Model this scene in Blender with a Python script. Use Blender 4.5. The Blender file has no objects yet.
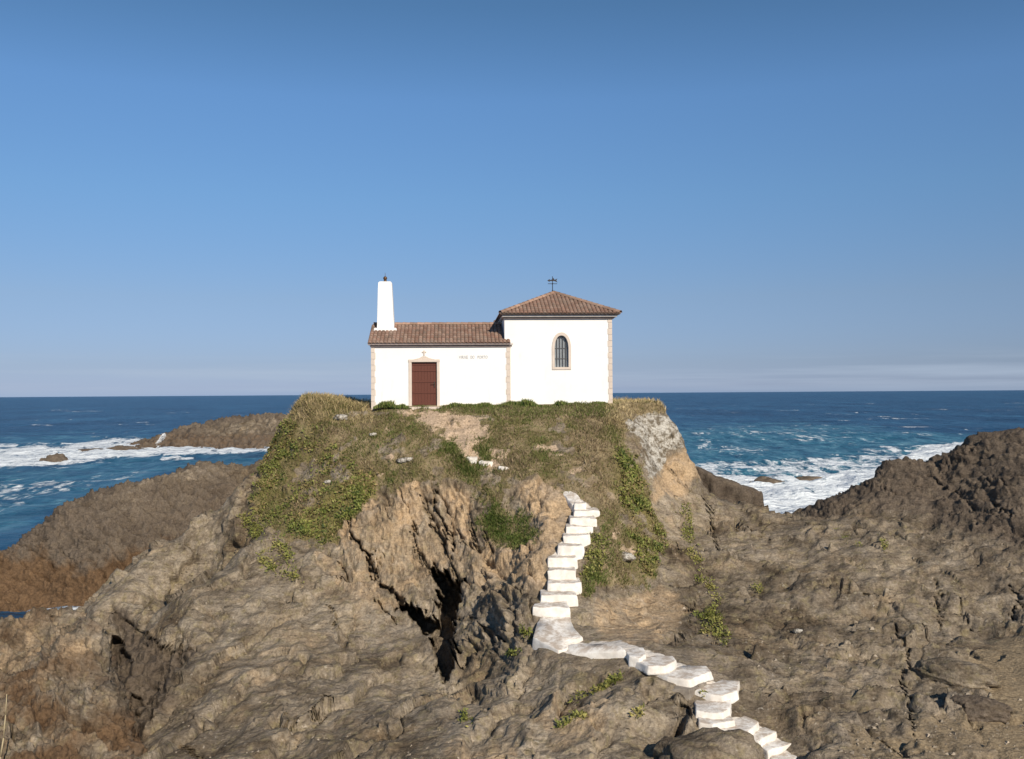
import bpy, bmesh, math, random
import numpy as np
from mathutils import Vector, Matrix
rng = np.random.default_rng(7); random.seed(7)
sc = bpy.context.scene
col = sc.collection
F, W, H = 950.0, 1024, 759
EYE = np.array([0, 0, 12.0])

# ------------------------------------------------------------------ camera
pit = math.atan(14 / F); rol = math.atan(7 / 1024)
r0 = np.array([1, 0, 0.]); f0 = np.array([0, math.cos(pit), math.sin(pit)]); u0 = np.array([0, -math.sin(pit), math.cos(pit)])
CR = r0 * math.cos(rol) - u0 * math.sin(rol); CU = u0 * math.cos(rol) + r0 * math.sin(rol); CF = f0
cd = bpy.data.cameras.new('camera'); cam = bpy.data.objects.new('camera', cd); col.objects.link(cam)
cd.sensor_width = 36; cd.lens = F * 36 / W; cd.clip_end = 100000; cd.clip_start = 0.1
cam.matrix_world = Matrix([[CR[i], CU[i], -CF[i], EYE[i]] for i in range(3)] + [[0, 0, 0, 1]])
sc.camera = cam

def ray(px, py):
    px = np.asarray(px, float); py = np.asarray(py, float)
    return CF + CR * ((px - 512) / F)[..., None] - CU * ((py - 379.5) / F)[..., None]
def at(px, py, d):            # survey point: bearing, elevation and range -> world position
    r = ray(px, py); return EYE + r * (np.asarray(d, float) / r[..., 1])[..., None]
def atz(px, py, z):
    r = ray(px, py); return EYE + r * ((z - 12.0) / r[..., 2])[..., None]
def proj(P):
    v = P - EYE; z = np.maximum(v @ CF, 0.05)
    return 512 + F * (v @ CR) / z, 379.5 - F * (v @ CU) / z

# ------------------------------------------------------------------ noise
def _h(ix, iy, iz, s):
    n = (ix.astype(np.uint32) * np.uint32(374761393) + iy.astype(np.uint32) * np.uint32(668265263)
         + iz.astype(np.uint32) * np.uint32(2246822519) + np.uint32((s * 3266489917) & 0xffffffff))
    n = (n ^ (n >> np.uint32(13))) * np.uint32(1274126177)
    n = (n ^ (n >> np.uint32(15))) * np.uint32(2654435761)
    return (n >> np.uint32(8)).astype(np.float32) / np.float32(1 << 24)
def vn(P, s=0):               # value noise, -1..1
    P = np.asarray(P, np.float32); i = np.floor(P).astype(np.int64); f = P - i
    f = f * f * f * (f * (f * 6 - 15) + 10); i = i.astype(np.int32)
    x, y, z = i[..., 0], i[..., 1], i[..., 2]; a, b, c = f[..., 0], f[..., 1], f[..., 2]
    def L(dy, dz): 
        p = _h(x, y + dy, z + dz, s); return p + ( _h(x + 1, y + dy, z + dz, s) - p) * a
    p0 = L(0, 0); p0 = p0 + (L(1, 0) - p0) * b
    p1 = L(0, 1); p1 = p1 + (L(1, 1) - p1) * b
    return (p0 + (p1 - p0) * c) * 2 - 1
def fbm(P, sc_, o=4, s=0, g=.5, ridged=False):
    P = np.asarray(P, np.float32) * sc_; out = 0; a = 1; t = 0
    for k in range(o):
        n = vn(P + 17.3 * k, s + k)
        if ridged: n = 1 - 2 * np.abs(n) ** .8
        out = out + a * n; t += a; a *= g; P = P * 2.03
    return out / t
def cell(P, s=0):             # F2-F1 of a jittered cell grid, and a value per cell
    P = np.asarray(P, np.float32); i = np.floor(P).astype(np.int32)
    f1 = np.full(P.shape[:-1], 9, np.float32); f2 = f1.copy(); v = f1 * 0; tl = f1 * 0
    for dx in (-1, 0, 1):
        for dy in (-1, 0, 1):
            for dz in (-1, 0, 1):
                a, b, c = i[..., 0] + dx, i[..., 1] + dy, i[..., 2] + dz
                h0, h1, h2 = _h(a, b, c, s), _h(a, b, c, s + 1), _h(a, b, c, s + 2)
                ex, ey, ez_ = a + h0 - P[..., 0], b + h1 - P[..., 1], c + h2 - P[..., 2]; q = ex * ex + ey * ey + ez_ * ez_
                m = q < f1; f2 = np.where(m, f1, np.minimum(f2, q)); v = np.where(m, (h0 * 7.1 + h1 * 3.3) % 1, v)
                tl = np.where(m, ex * ((h1 * 9.7) % 1 - .5) + ey * ((h2 * 9.1) % 1 - .5) + ez_ * ((h0 * 8.3) % 1 - .5), tl); f1 = np.minimum(f1, q)
    return np.sqrt(f2) - np.sqrt(f1), v, tl
def ledge(P, n, freq, s):     # overlapping slabs of layered rock
    t = (P @ unit(n)) * freq + .9 * fbm(P, .45, 3, s) + .22 * fbm(P, 2.2, 2, s + 9); k = np.floor(t); f = (t - k).astype(np.float32)
    a = _h(k.astype(np.int32), (k * 0).astype(np.int32), np.floor(fbm(P, .25, 2, s + 5) * 4).astype(np.int32), s)
    return (np.where(f < .86, f / .86, (1 - f) / .14) - .5) * (.25 + 1.1 * a) - 1.1 * (a > .66) * np.exp(-((f - .95) / .06) ** 2) * np.clip(.3 + 2 * fbm(P, .6, 2, s + 13), 0, 1)
def sst(a, b, x):
    t = np.clip((x - a) / (b - a), 0, 1); return t * t * (3 - 2 * t)
def pdist(px, py, poly, closed=True):   # distance to polygon edges (negative inside)
    poly = np.array(poly, float); n = len(poly); d = np.full(px.shape, 1e9); ins = np.zeros(px.shape, bool)
    for k in range(n if closed else n - 1):
        a = poly[k]; b = poly[(k + 1) % n]; e = b - a
        wx, wy = px - a[0], py - a[1]
        t = np.clip((wx * e[0] + wy * e[1]) / (e @ e + 1e-9), 0, 1)
        d = np.minimum(d, (wx - t * e[0]) ** 2 + (wy - t * e[1]) ** 2)
        if closed and a[1] != b[1]:
            c = (a[1] > py) != (b[1] > py)
            ins ^= c & (px < e[0] * (py - a[1]) / (b[1] - a[1]) + a[0])
    d = np.sqrt(d); return np.where(ins, -d, d)
def region(px, py, poly, soft, jit=0):
    poly_ = np.array(poly, float); m = soft * 2 + 25
    sel = (px > poly_[:, 0].min() - m) & (px < poly_[:, 0].max() + m) & (py > poly_[:, 1].min() - m) & (py < poly_[:, 1].max() + m)
    out = np.zeros(px.shape, np.float32)
    j = jit[sel] if isinstance(jit, np.ndarray) else jit
    out[sel] = 1 - sst(-soft, soft, pdist(px[sel], py[sel], poly) + j)
    return out

# ------------------------------------------------------------------ object helpers
def tag(o, label=None, cat=None, group=None, kind=None):
    for k, v in (('label', label), ('category', cat), ('group', group), ('kind', kind)):
        if v: o[k] = v
    return o
def empty(name, loc=(0, 0, 0), rz=0):
    o = bpy.data.objects.new(name, None); col.objects.link(o); o.location = loc; o.rotation_euler[2] = rz; o.empty_display_size = .2; return o
def obj(name, me, mat, parent=None):
    o = bpy.data.objects.new(name, me); col.objects.link(o)
    if mat: me.materials.append(mat)
    if parent: o.parent = parent
    return o
def npmesh(name, V, faces, smooth=True, attrs=None):
    me = bpy.data.meshes.new(name); V = np.asarray(V, np.float32).reshape(-1, 3); faces = np.asarray(faces, np.int32); k = faces.shape[1]
    me.vertices.add(len(V)); me.vertices.foreach_set('co', V.ravel())
    me.loops.add(faces.size); me.loops.foreach_set('vertex_index', faces.ravel())
    me.polygons.add(len(faces)); me.polygons.foreach_set('loop_start', np.arange(len(faces), dtype=np.int32) * k)
    me.polygons.foreach_set('use_smooth', np.full(len(faces), smooth))
    for n, a in (attrs or {}).items():
        a = np.asarray(a, np.float32).reshape(len(V), -1)
        ca = me.color_attributes.new(n, 'FLOAT_COLOR', 'POINT'); full = np.ones((len(V), 4), np.float32); full[:, :a.shape[1]] = a
        ca.data.foreach_set('color', full.ravel())
    me.update(calc_edges=True); return me
def gridfaces(nr, nc):
    i = np.arange(nr * nc).reshape(nr, nc)
    return np.stack([i[:-1, :-1], i[:-1, 1:], i[1:, 1:], i[1:, :-1]], -1).reshape(-1, 4)
def bmobj(name, bm, mat, parent=None, smooth=False):
    me = bpy.data.meshes.new(name); bmesh.ops.recalc_face_normals(bm, faces=bm.faces[:]); bm.to_mesh(me); bm.free()
    for p in me.polygons: p.use_smooth = smooth
    return obj(name, me, mat, parent)
def bbox(bm, x0, x1, y0, y1, z0, z1, bev=0):
    r = bmesh.ops.create_cube(bm, size=1)['verts']
    for v in r:
        v.co = ((x0 + x1) / 2 + v.co.x * (x1 - x0), (y0 + y1) / 2 + v.co.y * (y1 - y0), (z0 + z1) / 2 + v.co.z * (z1 - z0))
    if bev:
        es = list({e for v in r for e in v.link_edges}); bmesh.ops.bevel(bm, geom=es, offset=bev, segments=2, affect='EDGES')
def bprism(bm, pts, y0, y1):   # polygon in x-z extruded along y
    a = [bm.verts.new((x, y0, z)) for x, z in pts]; b = [bm.verts.new((x, y1, z)) for x, z in pts]
    bm.faces.new(a); bm.faces.new(b[::-1]); n = len(pts)
    for k in range(n): bm.faces.new((a[k], b[k], b[(k + 1) % n], a[(k + 1) % n]))
def btube(bm, p, q, r0_, r1_=None, seg=8):
    p = Vector(p); q = Vector(q); r1_ = r0_ if r1_ is None else r1_; d = (q - p).normalized()
    a = d.orthogonal().normalized(); b = d.cross(a)
    A = [bm.verts.new(p + (a * math.cos(t) + b * math.sin(t)) * r0_) for t in np.arange(seg) * 2 * math.pi / seg]
    B = [bm.verts.new(q + (a * math.cos(t) + b * math.sin(t)) * r1_) for t in np.arange(seg) * 2 * math.pi / seg]
    bm.faces.new(A[::-1]); bm.faces.new(B)
    for k in range(seg): bm.faces.new((A[k], A[(k + 1) % seg], B[(k + 1) % seg], B[k]))

# ------------------------------------------------------------------ materials
class NT:
    def __init__(s, name):
        s.m = bpy.data.materials.new(name); s.m.use_nodes = True; s.t = s.m.node_tree; s.n = s.t.nodes; s.b = s.n['Principled BSDF']
        s.co = s.n.new('ShaderNodeTexCoord').outputs['Object']
    def lk(s, a, b): s.t.links.new(a, b)
    def put(s, sock, v):
        if isinstance(v, bpy.types.NodeSocket): s.lk(v, sock)
        elif isinstance(v, (tuple, list)) and sock.type == 'RGBA': sock.default_value = (*v[:3], 1)
        else: sock.default_value = v
    def noise(s, scale, detail=4, rough=.55, vec=None, dist=0, out='Fac'):
        n = s.n.new('ShaderNodeTexNoise'); n.inputs['Scale'].default_value = scale; n.inputs['Detail'].default_value = detail
        n.inputs['Roughness'].default_value = rough; n.inputs['Distortion'].default_value = dist; s.lk(vec or s.co, n.inputs['Vector']); return n.outputs[out]
    def vor(s, scale, vec=None, feature='F1', out='Distance', rnd=1):
        n = s.n.new('ShaderNodeTexVoronoi'); n.feature = feature; n.inputs['Scale'].default_value = scale; n.inputs['Randomness'].default_value = rnd
        s.lk(vec or s.co, n.inputs['Vector']); return n.outputs[out]
    def map(s, rot=(0, 0, 0), scale=(1, 1, 1), loc=(0, 0, 0), vec=None):
        n = s.n.new('ShaderNodeMapping'); n.inputs['Rotation'].default_value = rot; n.inputs['Scale'].default_value = scale; n.inputs['Location'].default_value = loc
        s.lk(vec or s.co, n.inputs['Vector']); return n.outputs[0]
    def ramp(s, v, stops):
        n = s.n.new('ShaderNodeValToRGB'); s.lk(v, n.inputs[0]); e = n.color_ramp.elements
        while len(e) < len(stops): e.new(.5)
        for k, (p, c) in enumerate(stops):
            e[k].position = p; e[k].color = (*c, 1) if isinstance(c, (tuple, list)) else (c, c, c, 1)
        return n.outputs[0]
    def mix(s, f, a, b, mode='MIX'):
        n = s.n.new('ShaderNodeMix'); n.data_type = 'RGBA'; n.blend_type = mode; s.put(n.inputs[0], f); s.put(n.inputs[6], a); s.put(n.inputs[7], b); return n.outputs[2]
    def math(s, op, a, b=0., c=0., clamp=False):
        n = s.n.new('ShaderNodeMath'); n.operation = op; n.use_clamp = clamp
        for k, v in enumerate((a, b, c)): s.put(n.inputs[k], v)
        return n.outputs[0]
    def attr(s, name):
        n = s.n.new('ShaderNodeAttribute'); n.attribute_name = name
        sp = s.n.new('ShaderNodeSeparateColor'); s.lk(n.outputs['Color'], sp.inputs[0]); return [*sp.outputs[:3], n.outputs['Alpha'], n.outputs['Color']]
    def sharpen(s, m, n, k=5.):     # break up a soft mask with noise
        x = s.math('ADD', m, s.math('MULTIPLY', s.math('SUBTRACT', n, .5), 1.1)); return s.math('MULTIPLY_ADD', s.math('SUBTRACT', x, .5), k, .5, True)
    def bump(s, h, strength=.5, dist=.1, prev=None):
        n = s.n.new('ShaderNodeBump'); n.inputs['Strength'].default_value = strength; n.inputs['Distance'].default_value = dist; s.lk(h, n.inputs['Height'])
        if prev: s.lk(prev, n.inputs['Normal'])
        return n.outputs[0]
    def done(s, base, rough=.9, normal=None, spec=.2):
        s.put(s.b.inputs['Base Color'], base); s.put(s.b.inputs['Roughness'], rough); s.b.inputs['Specular IOR Level'].default_value = spec
        if normal: s.lk(normal, s.b.inputs['Normal'])
        return s.m

def mat_rock():
    t = NT('rock'); A = t.attr('mask_a'); B = t.attr('mask_b'); C = t.attr('mask_c')
    grass, ochre, dark, lich = A[:4]; dirt, sand, ice, rust = B[:4]; cav_shade, fa, fb, wsh = C[:4]
    n1 = t.noise(.45, 6, .6, dist=.4); n2 = t.noise(2.6, 6, .65); n3 = t.noise(11, 4, .65); n4 = t.noise(1.1, 5, .6, dist=.6)
    sA = t.noise(1., 5, .62, vec=t.map(rot=(.12, .28, .2), scale=(5.5, 2.2, .7)))      # steep foliation of the cliff
    sB = t.noise(1., 5, .62, vec=t.map(rot=(.3, .75, .5), scale=(.8, 2.5, 6.)))        # slanting foliation on the right
    sC = t.noise(1., 5, .62, vec=t.map(rot=(-.3, -.5, .35), scale=(1., 3.2, 5.)))
    st = t.mix(fa, t.mix(fb, sC, sB), sA)
    base = t.mix(t.ramp(n1, [(.3, 0), (.7, 1)]), (.19, .158, .122), (.32, .275, .212))
    base = t.mix(t.ramp(n4, [(.45, 0), (.7, .7)]), base, (.38, .33, .255))
    nL = t.noise(.16, 5, .6, dist=.8); nM = t.noise(.75, 6, .68, dist=1.2)
    base = t.mix(1, base, t.ramp(nL, [(.36, (.62, .58, .53)), (.5, (1, 1, 1)), (.62, (1.25, 1.24, 1.22))]), 'MULTIPLY')
    base = t.mix(.9, base, t.ramp(nM, [(.34, (.52, .48, .44)), (.46, (1, .98, .95)), (.6, (1.1, 1.1, 1.12))]), 'MULTIPLY')
    base = t.mix(t.ramp(t.noise(.5, 5, .65, vec=t.map(loc=(7, 3, 1))), [(.55, 0), (.68, .55)]), base, (.36, .27, .17))
    ck = t.ramp(t.noise(1., 6, .72, vec=t.map(rot=(.3, .6, .4), scale=(1.1, 2.4, 3.6), loc=(2, 9, 4)), dist=1.5), [(.30, 1), (.36, 0)])
    band = t.noise(1., 4, .6, vec=t.map(rot=(.35, .7, .45), scale=(.35, .5, 1.6)), dist=.6)
    base = t.mix(.8, base, t.ramp(band, [(.34, (.66, .63, .60)), (.5, (1, .99, .97)), (.66, (1.22, 1.22, 1.22))]), 'MULTIPLY')
    base = t.mix(1, base, t.mix(fb, (.87, .865, .86), (.80, .79, .78)), 'MULTIPLY')
    base = t.mix(.6, base, t.ramp(st, [(.3, (.42, .40, .38)), (.5, (.95, .93, .9)), (.72, (1.45, 1.4, 1.32))]), 'MULTIPLY')
    base = t.mix(t.ramp(n2, [(.52, 0), (.64, .7)]), base, (.25, .205, .115))            # olive-ochre lichen film
    pale = t.ramp(t.noise(5.5, 5, .7), [(.62, 0), (.72, .55)])
    base = t.mix(pale, base, (.47, .43, .36))
    och = t.mix(n2, (.34, .245, .145), (.55, .40, .25)); och = t.mix(t.ramp(n4, [(.5, 0), (.68, .75)]), och, (.36, .29, .22))
    och = t.mix(.8, och, t.ramp(st, [(.28, (.4, .36, .33)), (.5, (1, 1, 1)), (.75, (1.3, 1.3, 1.3))]), 'MULTIPLY')
    base = t.mix(t.sharpen(ochre, t.noise(1.6, 6, .65, dist=.5), 2.6), base, och)
    dk = t.mix(n2, (.06, .045, .035), (.185, .145, .108))
    base = t.mix(t.math('MULTIPLY', t.sharpen(dark, n2, 2.2), .85), base, dk)
    base = t.mix(t.sharpen(rust, n4, 2.4), base, t.mix(n2, (.085, .052, .030), (.20, .125, .068)))
    li = t.mix(t.ramp(t.noise(3., 6, .72), [(.42, 0), (.56, 1)]), (.17, .14, .10), t.mix(n3, (.40, .37, .31), (.58, .55, .49)))
    base = t.mix(t.sharpen(lich, n2, 4), base, li)
    base = t.mix(t.sharpen(dirt, n2, 3.5), base, t.mix(n3, (.40, .29, .19), (.56, .43, .31)))
    base = t.mix(t.sharpen(sand, n2, 2.5), base, t.mix(n3, (.24, .18, .11), (.30, .235, .15)))
    base = t.mix(.85, base, t.ramp(n3, [(.28, (.5, .47, .44)), (.5, (1, 1, 1)), (.72, (1.42, 1.42, 1.42))]), 'MULTIPLY')
    base = t.mix(1, base, t.ramp(cav_shade, [(.0, (.35, .33, .32)), (.5, (.95, .95, .95)), (1, (1.15, 1.13, 1.1))]), 'MULTIPLY')  # crevice dirt plus occlusion shade painted into the rock colour
    ckk = t.math('MULTIPLY', ck, .8); base = t.mix(t.sharpen(wsh, n2, 3.), base, t.mix(n3, (.55, .47, .37), (.82, .78, .72)))
    base = t.mix(t.math('MULTIPLY', ckk, .55), base, (.05, .042, .034))
    gr = t.mix(t.ramp(n4, [(.35, 0), (.65, 1)]), (.17, .13, .065), (.31, .24, .145))
    gr = t.mix(t.ramp(n2, [(.5, 0), (.7, .6)]), gr, (.11, .12, .035))
    gr = t.mix(t.math('MULTIPLY', ice, .8), gr, t.mix(n2, (.12, .11, .03), (.24, .20, .07)))
    base = t.mix(t.sharpen(grass, t.noise(2.2, 5, .6), 4), base, gr)
    h0 = t.math('MULTIPLY', ckk, -.9)
    h = t.math('ADD', t.math('MULTIPLY_ADD', st, .8, h0), t.math('ADD', t.math('MULTIPLY', n3, .35), t.math('MULTIPLY', t.noise(34, 3, .6), .15)))
    return t.done(base, .92, t.bump(h, .9, .16), .15)
def mat_simple(name, c1, c2, scale=3., rough=.85, bump=.0, spec=.25, detail=5, bscale=None):
    t = NT(name); n = t.noise(scale, detail, .62); nb = t.noise(bscale or scale * 6, 4, .6)
    return t.done(t.mix(t.ramp(n, [(.33, 0), (.67, 1)]), c1, c2), rough, t.bump(nb, bump, .03) if bump else None, spec)
def mat_vc(name, rough=.8, spec=.1, trans=0.):
    t = NT(name); A = t.attr('tint'); m = t.done(A[4], rough, None, spec)
    return m
def mat_plaster():
    t = NT('white_plaster'); n = t.noise(.9, 6, .65); s = t.noise(1., 5, .6, vec=t.map(scale=(3, 3, .5)))
    c = t.mix(t.ramp(n, [(.4, 0), (.75, .35)]), (.84, .83, .80), (.72, .69, .63)); c = t.mix(t.ramp(s, [(.6, 0), (.8, .25)]), c, (.6, .56, .48))
    return t.done(c, .9, t.bump(t.noise(14, 4, .6), .25, .02), .2)
def mat_whitewash():
    t = NT('whitewashed_stone'); n = t.noise(2.2, 6, .7); n2 = t.noise(9, 5, .7)
    c = t.mix(t.ramp(n, [(.35, 0), (.7, .6)]), (.84, .81, .75), (.70, .63, .53))
    geo = t.n.new('ShaderNodeNewGeometry'); sp = t.n.new('ShaderNodeSeparateXYZ'); t.lk(geo.outputs['Normal'], sp.inputs[0])
    top = t.ramp(sp.outputs[2], [(.55, 0), (.9, 1)])
    worn = t.math('MULTIPLY', t.ramp(t.noise(3.2, 6, .7), [(.40, 0), (.58, 1)]), t.math('MULTIPLY_ADD', top, .62, .26))
    c = t.mix(worn, c, t.mix(n2, (.33, .26, .19), (.56, .46, .37))); return t.done(c, .92, t.bump(n2, .5, .03), .15)
def mat_tiles():
    t = NT('clay_roof_tiles'); A = t.attr('tint'); n = t.noise(5, 5, .65); n2 = t.noise(.8, 4, .6)
    c = t.mix(t.ramp(n, [(.45, 0), (.75, .6)]), A[4], (.17, .14, .10)); c = t.mix(t.ramp(n2, [(.5, 0), (.75, .4)]), c, (.30, .24, .19))
    return t.done(c, .9, t.bump(t.noise(25, 3, .6), .4, .02), .15)
def mat_door():
    t = NT('red_brown_door_wood'); n = t.noise(1., 5, .6, vec=t.map(scale=(30, 30, 2)))
    return t.done(t.mix(n, (.078, .020, .011), (.135, .040, .021)), .55, t.bump(n, .3, .01), .35)
def mat_stone():
    t = NT('pinkish_dressed_stone'); n = t.noise(6, 5, .65); n2 = t.noise(1.7, 4, .6)
    return t.done(t.mix(n2, t.mix(n, (.42, .33, .26), (.62, .52, .43)), (.70, .62, .54)), .85, t.bump(n, .4, .02), .2)
def mat_metal(name, c, rough=.5):
    t = NT(name); n = t.noise(20, 4, .6); t.b.inputs['Metallic'].default_value = .5
    return t.done(t.mix(n, c, tuple(x * .6 for x in c)), rough)
def mat_glass():
    t = NT('dark_window_glass'); n = t.noise(4, 3, .5)
    return t.done(t.mix(n, (.16, .18, .19), (.34, .36, .37)), .15, t.bump(n, .15, .01), .5)
def mat_sea():
    t = NT('sea_water'); A = t.attr('sea'); foam, teal, swell = A[:3]
    n1 = t.noise(1., 6, .68, vec=t.map(scale=(.13, .05, .3)), dist=.9); n2 = t.noise(1., 5, .7, vec=t.map(scale=(.7, .22, 1)), dist=.6)
    n3 = t.noise(1., 9, .74, vec=t.map(scale=(.02, .0065, .05)), dist=.3); n4 = t.noise(1., 5, .7, vec=t.map(rot=(0, 0, .15), scale=(.22, .06, .2)), dist=.4)
    tone = t.math('ADD', t.math('MULTIPLY', n3, .55), t.math('MULTIPLY', n4, .45))
    deep = t.ramp(tone, [(.38, (.003, .020, .052)), (.5, (.011, .060, .128)), (.62, (.038, .135, .23))])  # streaks paint in dark troughs and the uneven reflections of wave facets
    c = t.mix(t.math('MULTIPLY', t.sharpen(teal, n1, 2.), .95), deep, t.ramp(t.math('ADD', t.math('MULTIPLY', n4, .5), t.math('MULTIPLY', n2, .5)), [(.36, (.008, .05, .095)), (.5, (.035, .15, .215)), (.62, (.16, .33, .39))]))
    lace = t.math('ADD', t.math('MULTIPLY', n1, .55), t.math('MULTIPLY', n2, .45))
    x = t.math('ADD', t.math('MULTIPLY', foam, 1.), t.math('MULTIPLY', t.math('SUBTRACT', lace, .5), 4.6))
    fm = t.math('MULTIPLY', t.math('MULTIPLY_ADD', t.math('SUBTRACT', x, .45), 3., .2, True), t.ramp(foam, [(.03, 0), (.16, 1)]))
    c = t.mix(fm, c, t.mix(n2, (.62, .68, .70), (.88, .90, .90)))
    chop = t.noise(1., 6, .62, vec=t.map(rot=(0, 0, .2), scale=(.2, .35, .6)))
    nm = t.bump(t.noise(1., 4, .6, vec=t.map(scale=(1.4, 2.4, 2))), .7, .25, t.bump(chop, 1., 1.6))
    return t.done(c, t.math('MULTIPLY_ADD', fm, .58, .32), nm, .14)

M = dict(masonry=mat_simple('bare_grey_masonry', (.16, .135, .11), (.30, .26, .21), 3, bump=.6), rock=mat_rock(), plaster=mat_plaster(), wash=mat_whitewash(), tiles=mat_tiles(), door=mat_door(), stone=mat_stone(),
         iron=mat_metal('dark_iron', (.05, .045, .045)), bronze=mat_metal('weathered_bronze', (.16, .09, .05)), glass=mat_glass(), sea=mat_sea(),
         cornice=mat_simple('pale_cornice_plaster', (.72, .68, .63), (.55, .49, .45), 4, bump=.2), eave_board_shade=mat_simple('grey_brown_eave', (.20, .16, .15), (.30, .25, .23), 5),  # brown serves the roof boarding and the painted eave shadow strips
         lead=mat_metal('grey_window_bar', (.20, .20, .20), .6), brass=mat_metal('dull_brass', (.10, .08, .06), .4),
         letters=mat_simple('grey_lettering', (.36, .36, .36), (.46, .46, .46), 9), wood=mat_simple('bleached_reed', (.38, .30, .17), (.5, .42, .26), 8),
         leaf=mat_vc('grass_blade'), ice=mat_vc('succulent_leaf', .6, .25), spray=mat_simple('sea_spray', (.85, .87, .88), (.93, .94, .94), 2, .95))

# ------------------------------------------------------------------ terrain
def rbf(ctrl, c=1.0, smooth=.05):
    Q = np.array(ctrl, float); X = Q[:, :2]
    phi = lambda D: -np.sqrt(D + c * c)
    D = ((X[:, None] - X[None]) ** 2).sum(-1); n = len(X)
    Am = np.zeros((n + 1, n + 1)); Am[:n, :n] = phi(D) + np.eye(n) * smooth; Am[:n, n] = 1; Am[n, :n] = 1
    w = np.linalg.solve(Am, np.append(Q[:, 2], 0))
    def Hf(x, y):
        out = np.zeros(x.size); xf, yf = x.ravel(), y.ravel()
        for k in range(0, x.size, 40000):
            d = (xf[k:k + 40000, None] - X[:, 0]) ** 2 + (yf[k:k + 40000, None] - X[:, 1]) ** 2
            out[k:k + 40000] = phi(d) @ w[:n] + w[n]
        return out.reshape(x.shape)
    return Hf
def sheet(Hf, px0, px1, nc, d0, d1, nr, zmin=-2.5):
    pxs = np.linspace(px0, px1, nc); tx = (pxs - 512) / F
    nf, ncc = 900, max(60, nc // 5)
    ds = np.linspace(d0, d1, nf); cx = np.linspace(px0, px1, ncc); ctx = (cx - 512) / F
    Z = Hf(ctx[None, :] * ds[:, None], np.repeat(ds[:, None], ncc, 1))
    Z = np.maximum(Z, zmin)
    k = np.clip(np.interp(pxs, cx, np.arange(ncc)), 0, ncc - 1.001); i = k.astype(int); f = k - i
    Z = Z[:, i] * (1 - f) + Z[:, i + 1] * f                       # (nf, nc)
    py = -F * (Z - 12) / ds[:, None]
    dz = np.diff(Z, axis=0); dd = np.diff(ds)[:, None]
    wgt = np.abs(np.diff(py, axis=0)) / F + .3 * np.sqrt(dz * dz + dd * dd) / ds[1:, None]
    cum = np.vstack([np.zeros(nc), np.cumsum(wgt, 0)]); cum /= cum[-1]
    ker = np.ones(9) / 9                                           # keep neighbouring columns alike
    cp = np.pad(cum, ((0, 0), (4, 4)), mode='edge'); cum = np.stack([np.convolve(r, ker, 'valid') for r in cp])
    q = np.linspace(0, 1, nr); D = np.stack([np.interp(q, cum[:, j], ds) for j in range(nc)], 1)
    Zr = np.stack([np.interp(D[:, j], ds, Z[:, j]) for j in range(nc)], 1)
    P = np.stack([tx[None, :] * D, D, Zr], -1)
    return P
def normals(P):
    a = np.gradient(P, axis=0); b = np.gradient(P, axis=1); n = np.cross(b, a); n /= np.linalg.norm(n, axis=-1, keepdims=True) + 1e-9
    return n
def unit(v): v = np.array(v, float); return v / np.linalg.norm(v)
def foliate(P, t, n1, a, b, c, s, o=4):
    t = unit(t); n1 = unit(np.array(n1) - t * np.dot(n1, t)); n2 = np.cross(t, n1)
    warp = .35 * fbm(P, .5, 2, s + 40)[..., None]
    Q = np.stack([(P @ t) * a, (P @ n1) * b, (P @ n2) * c], -1) + warp
    return fbm(Q, 1, o, s, .55, True)

def PT(*l): return [tuple(at(np.array(a), np.array(b), d)) for a, b, d in l]
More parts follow.
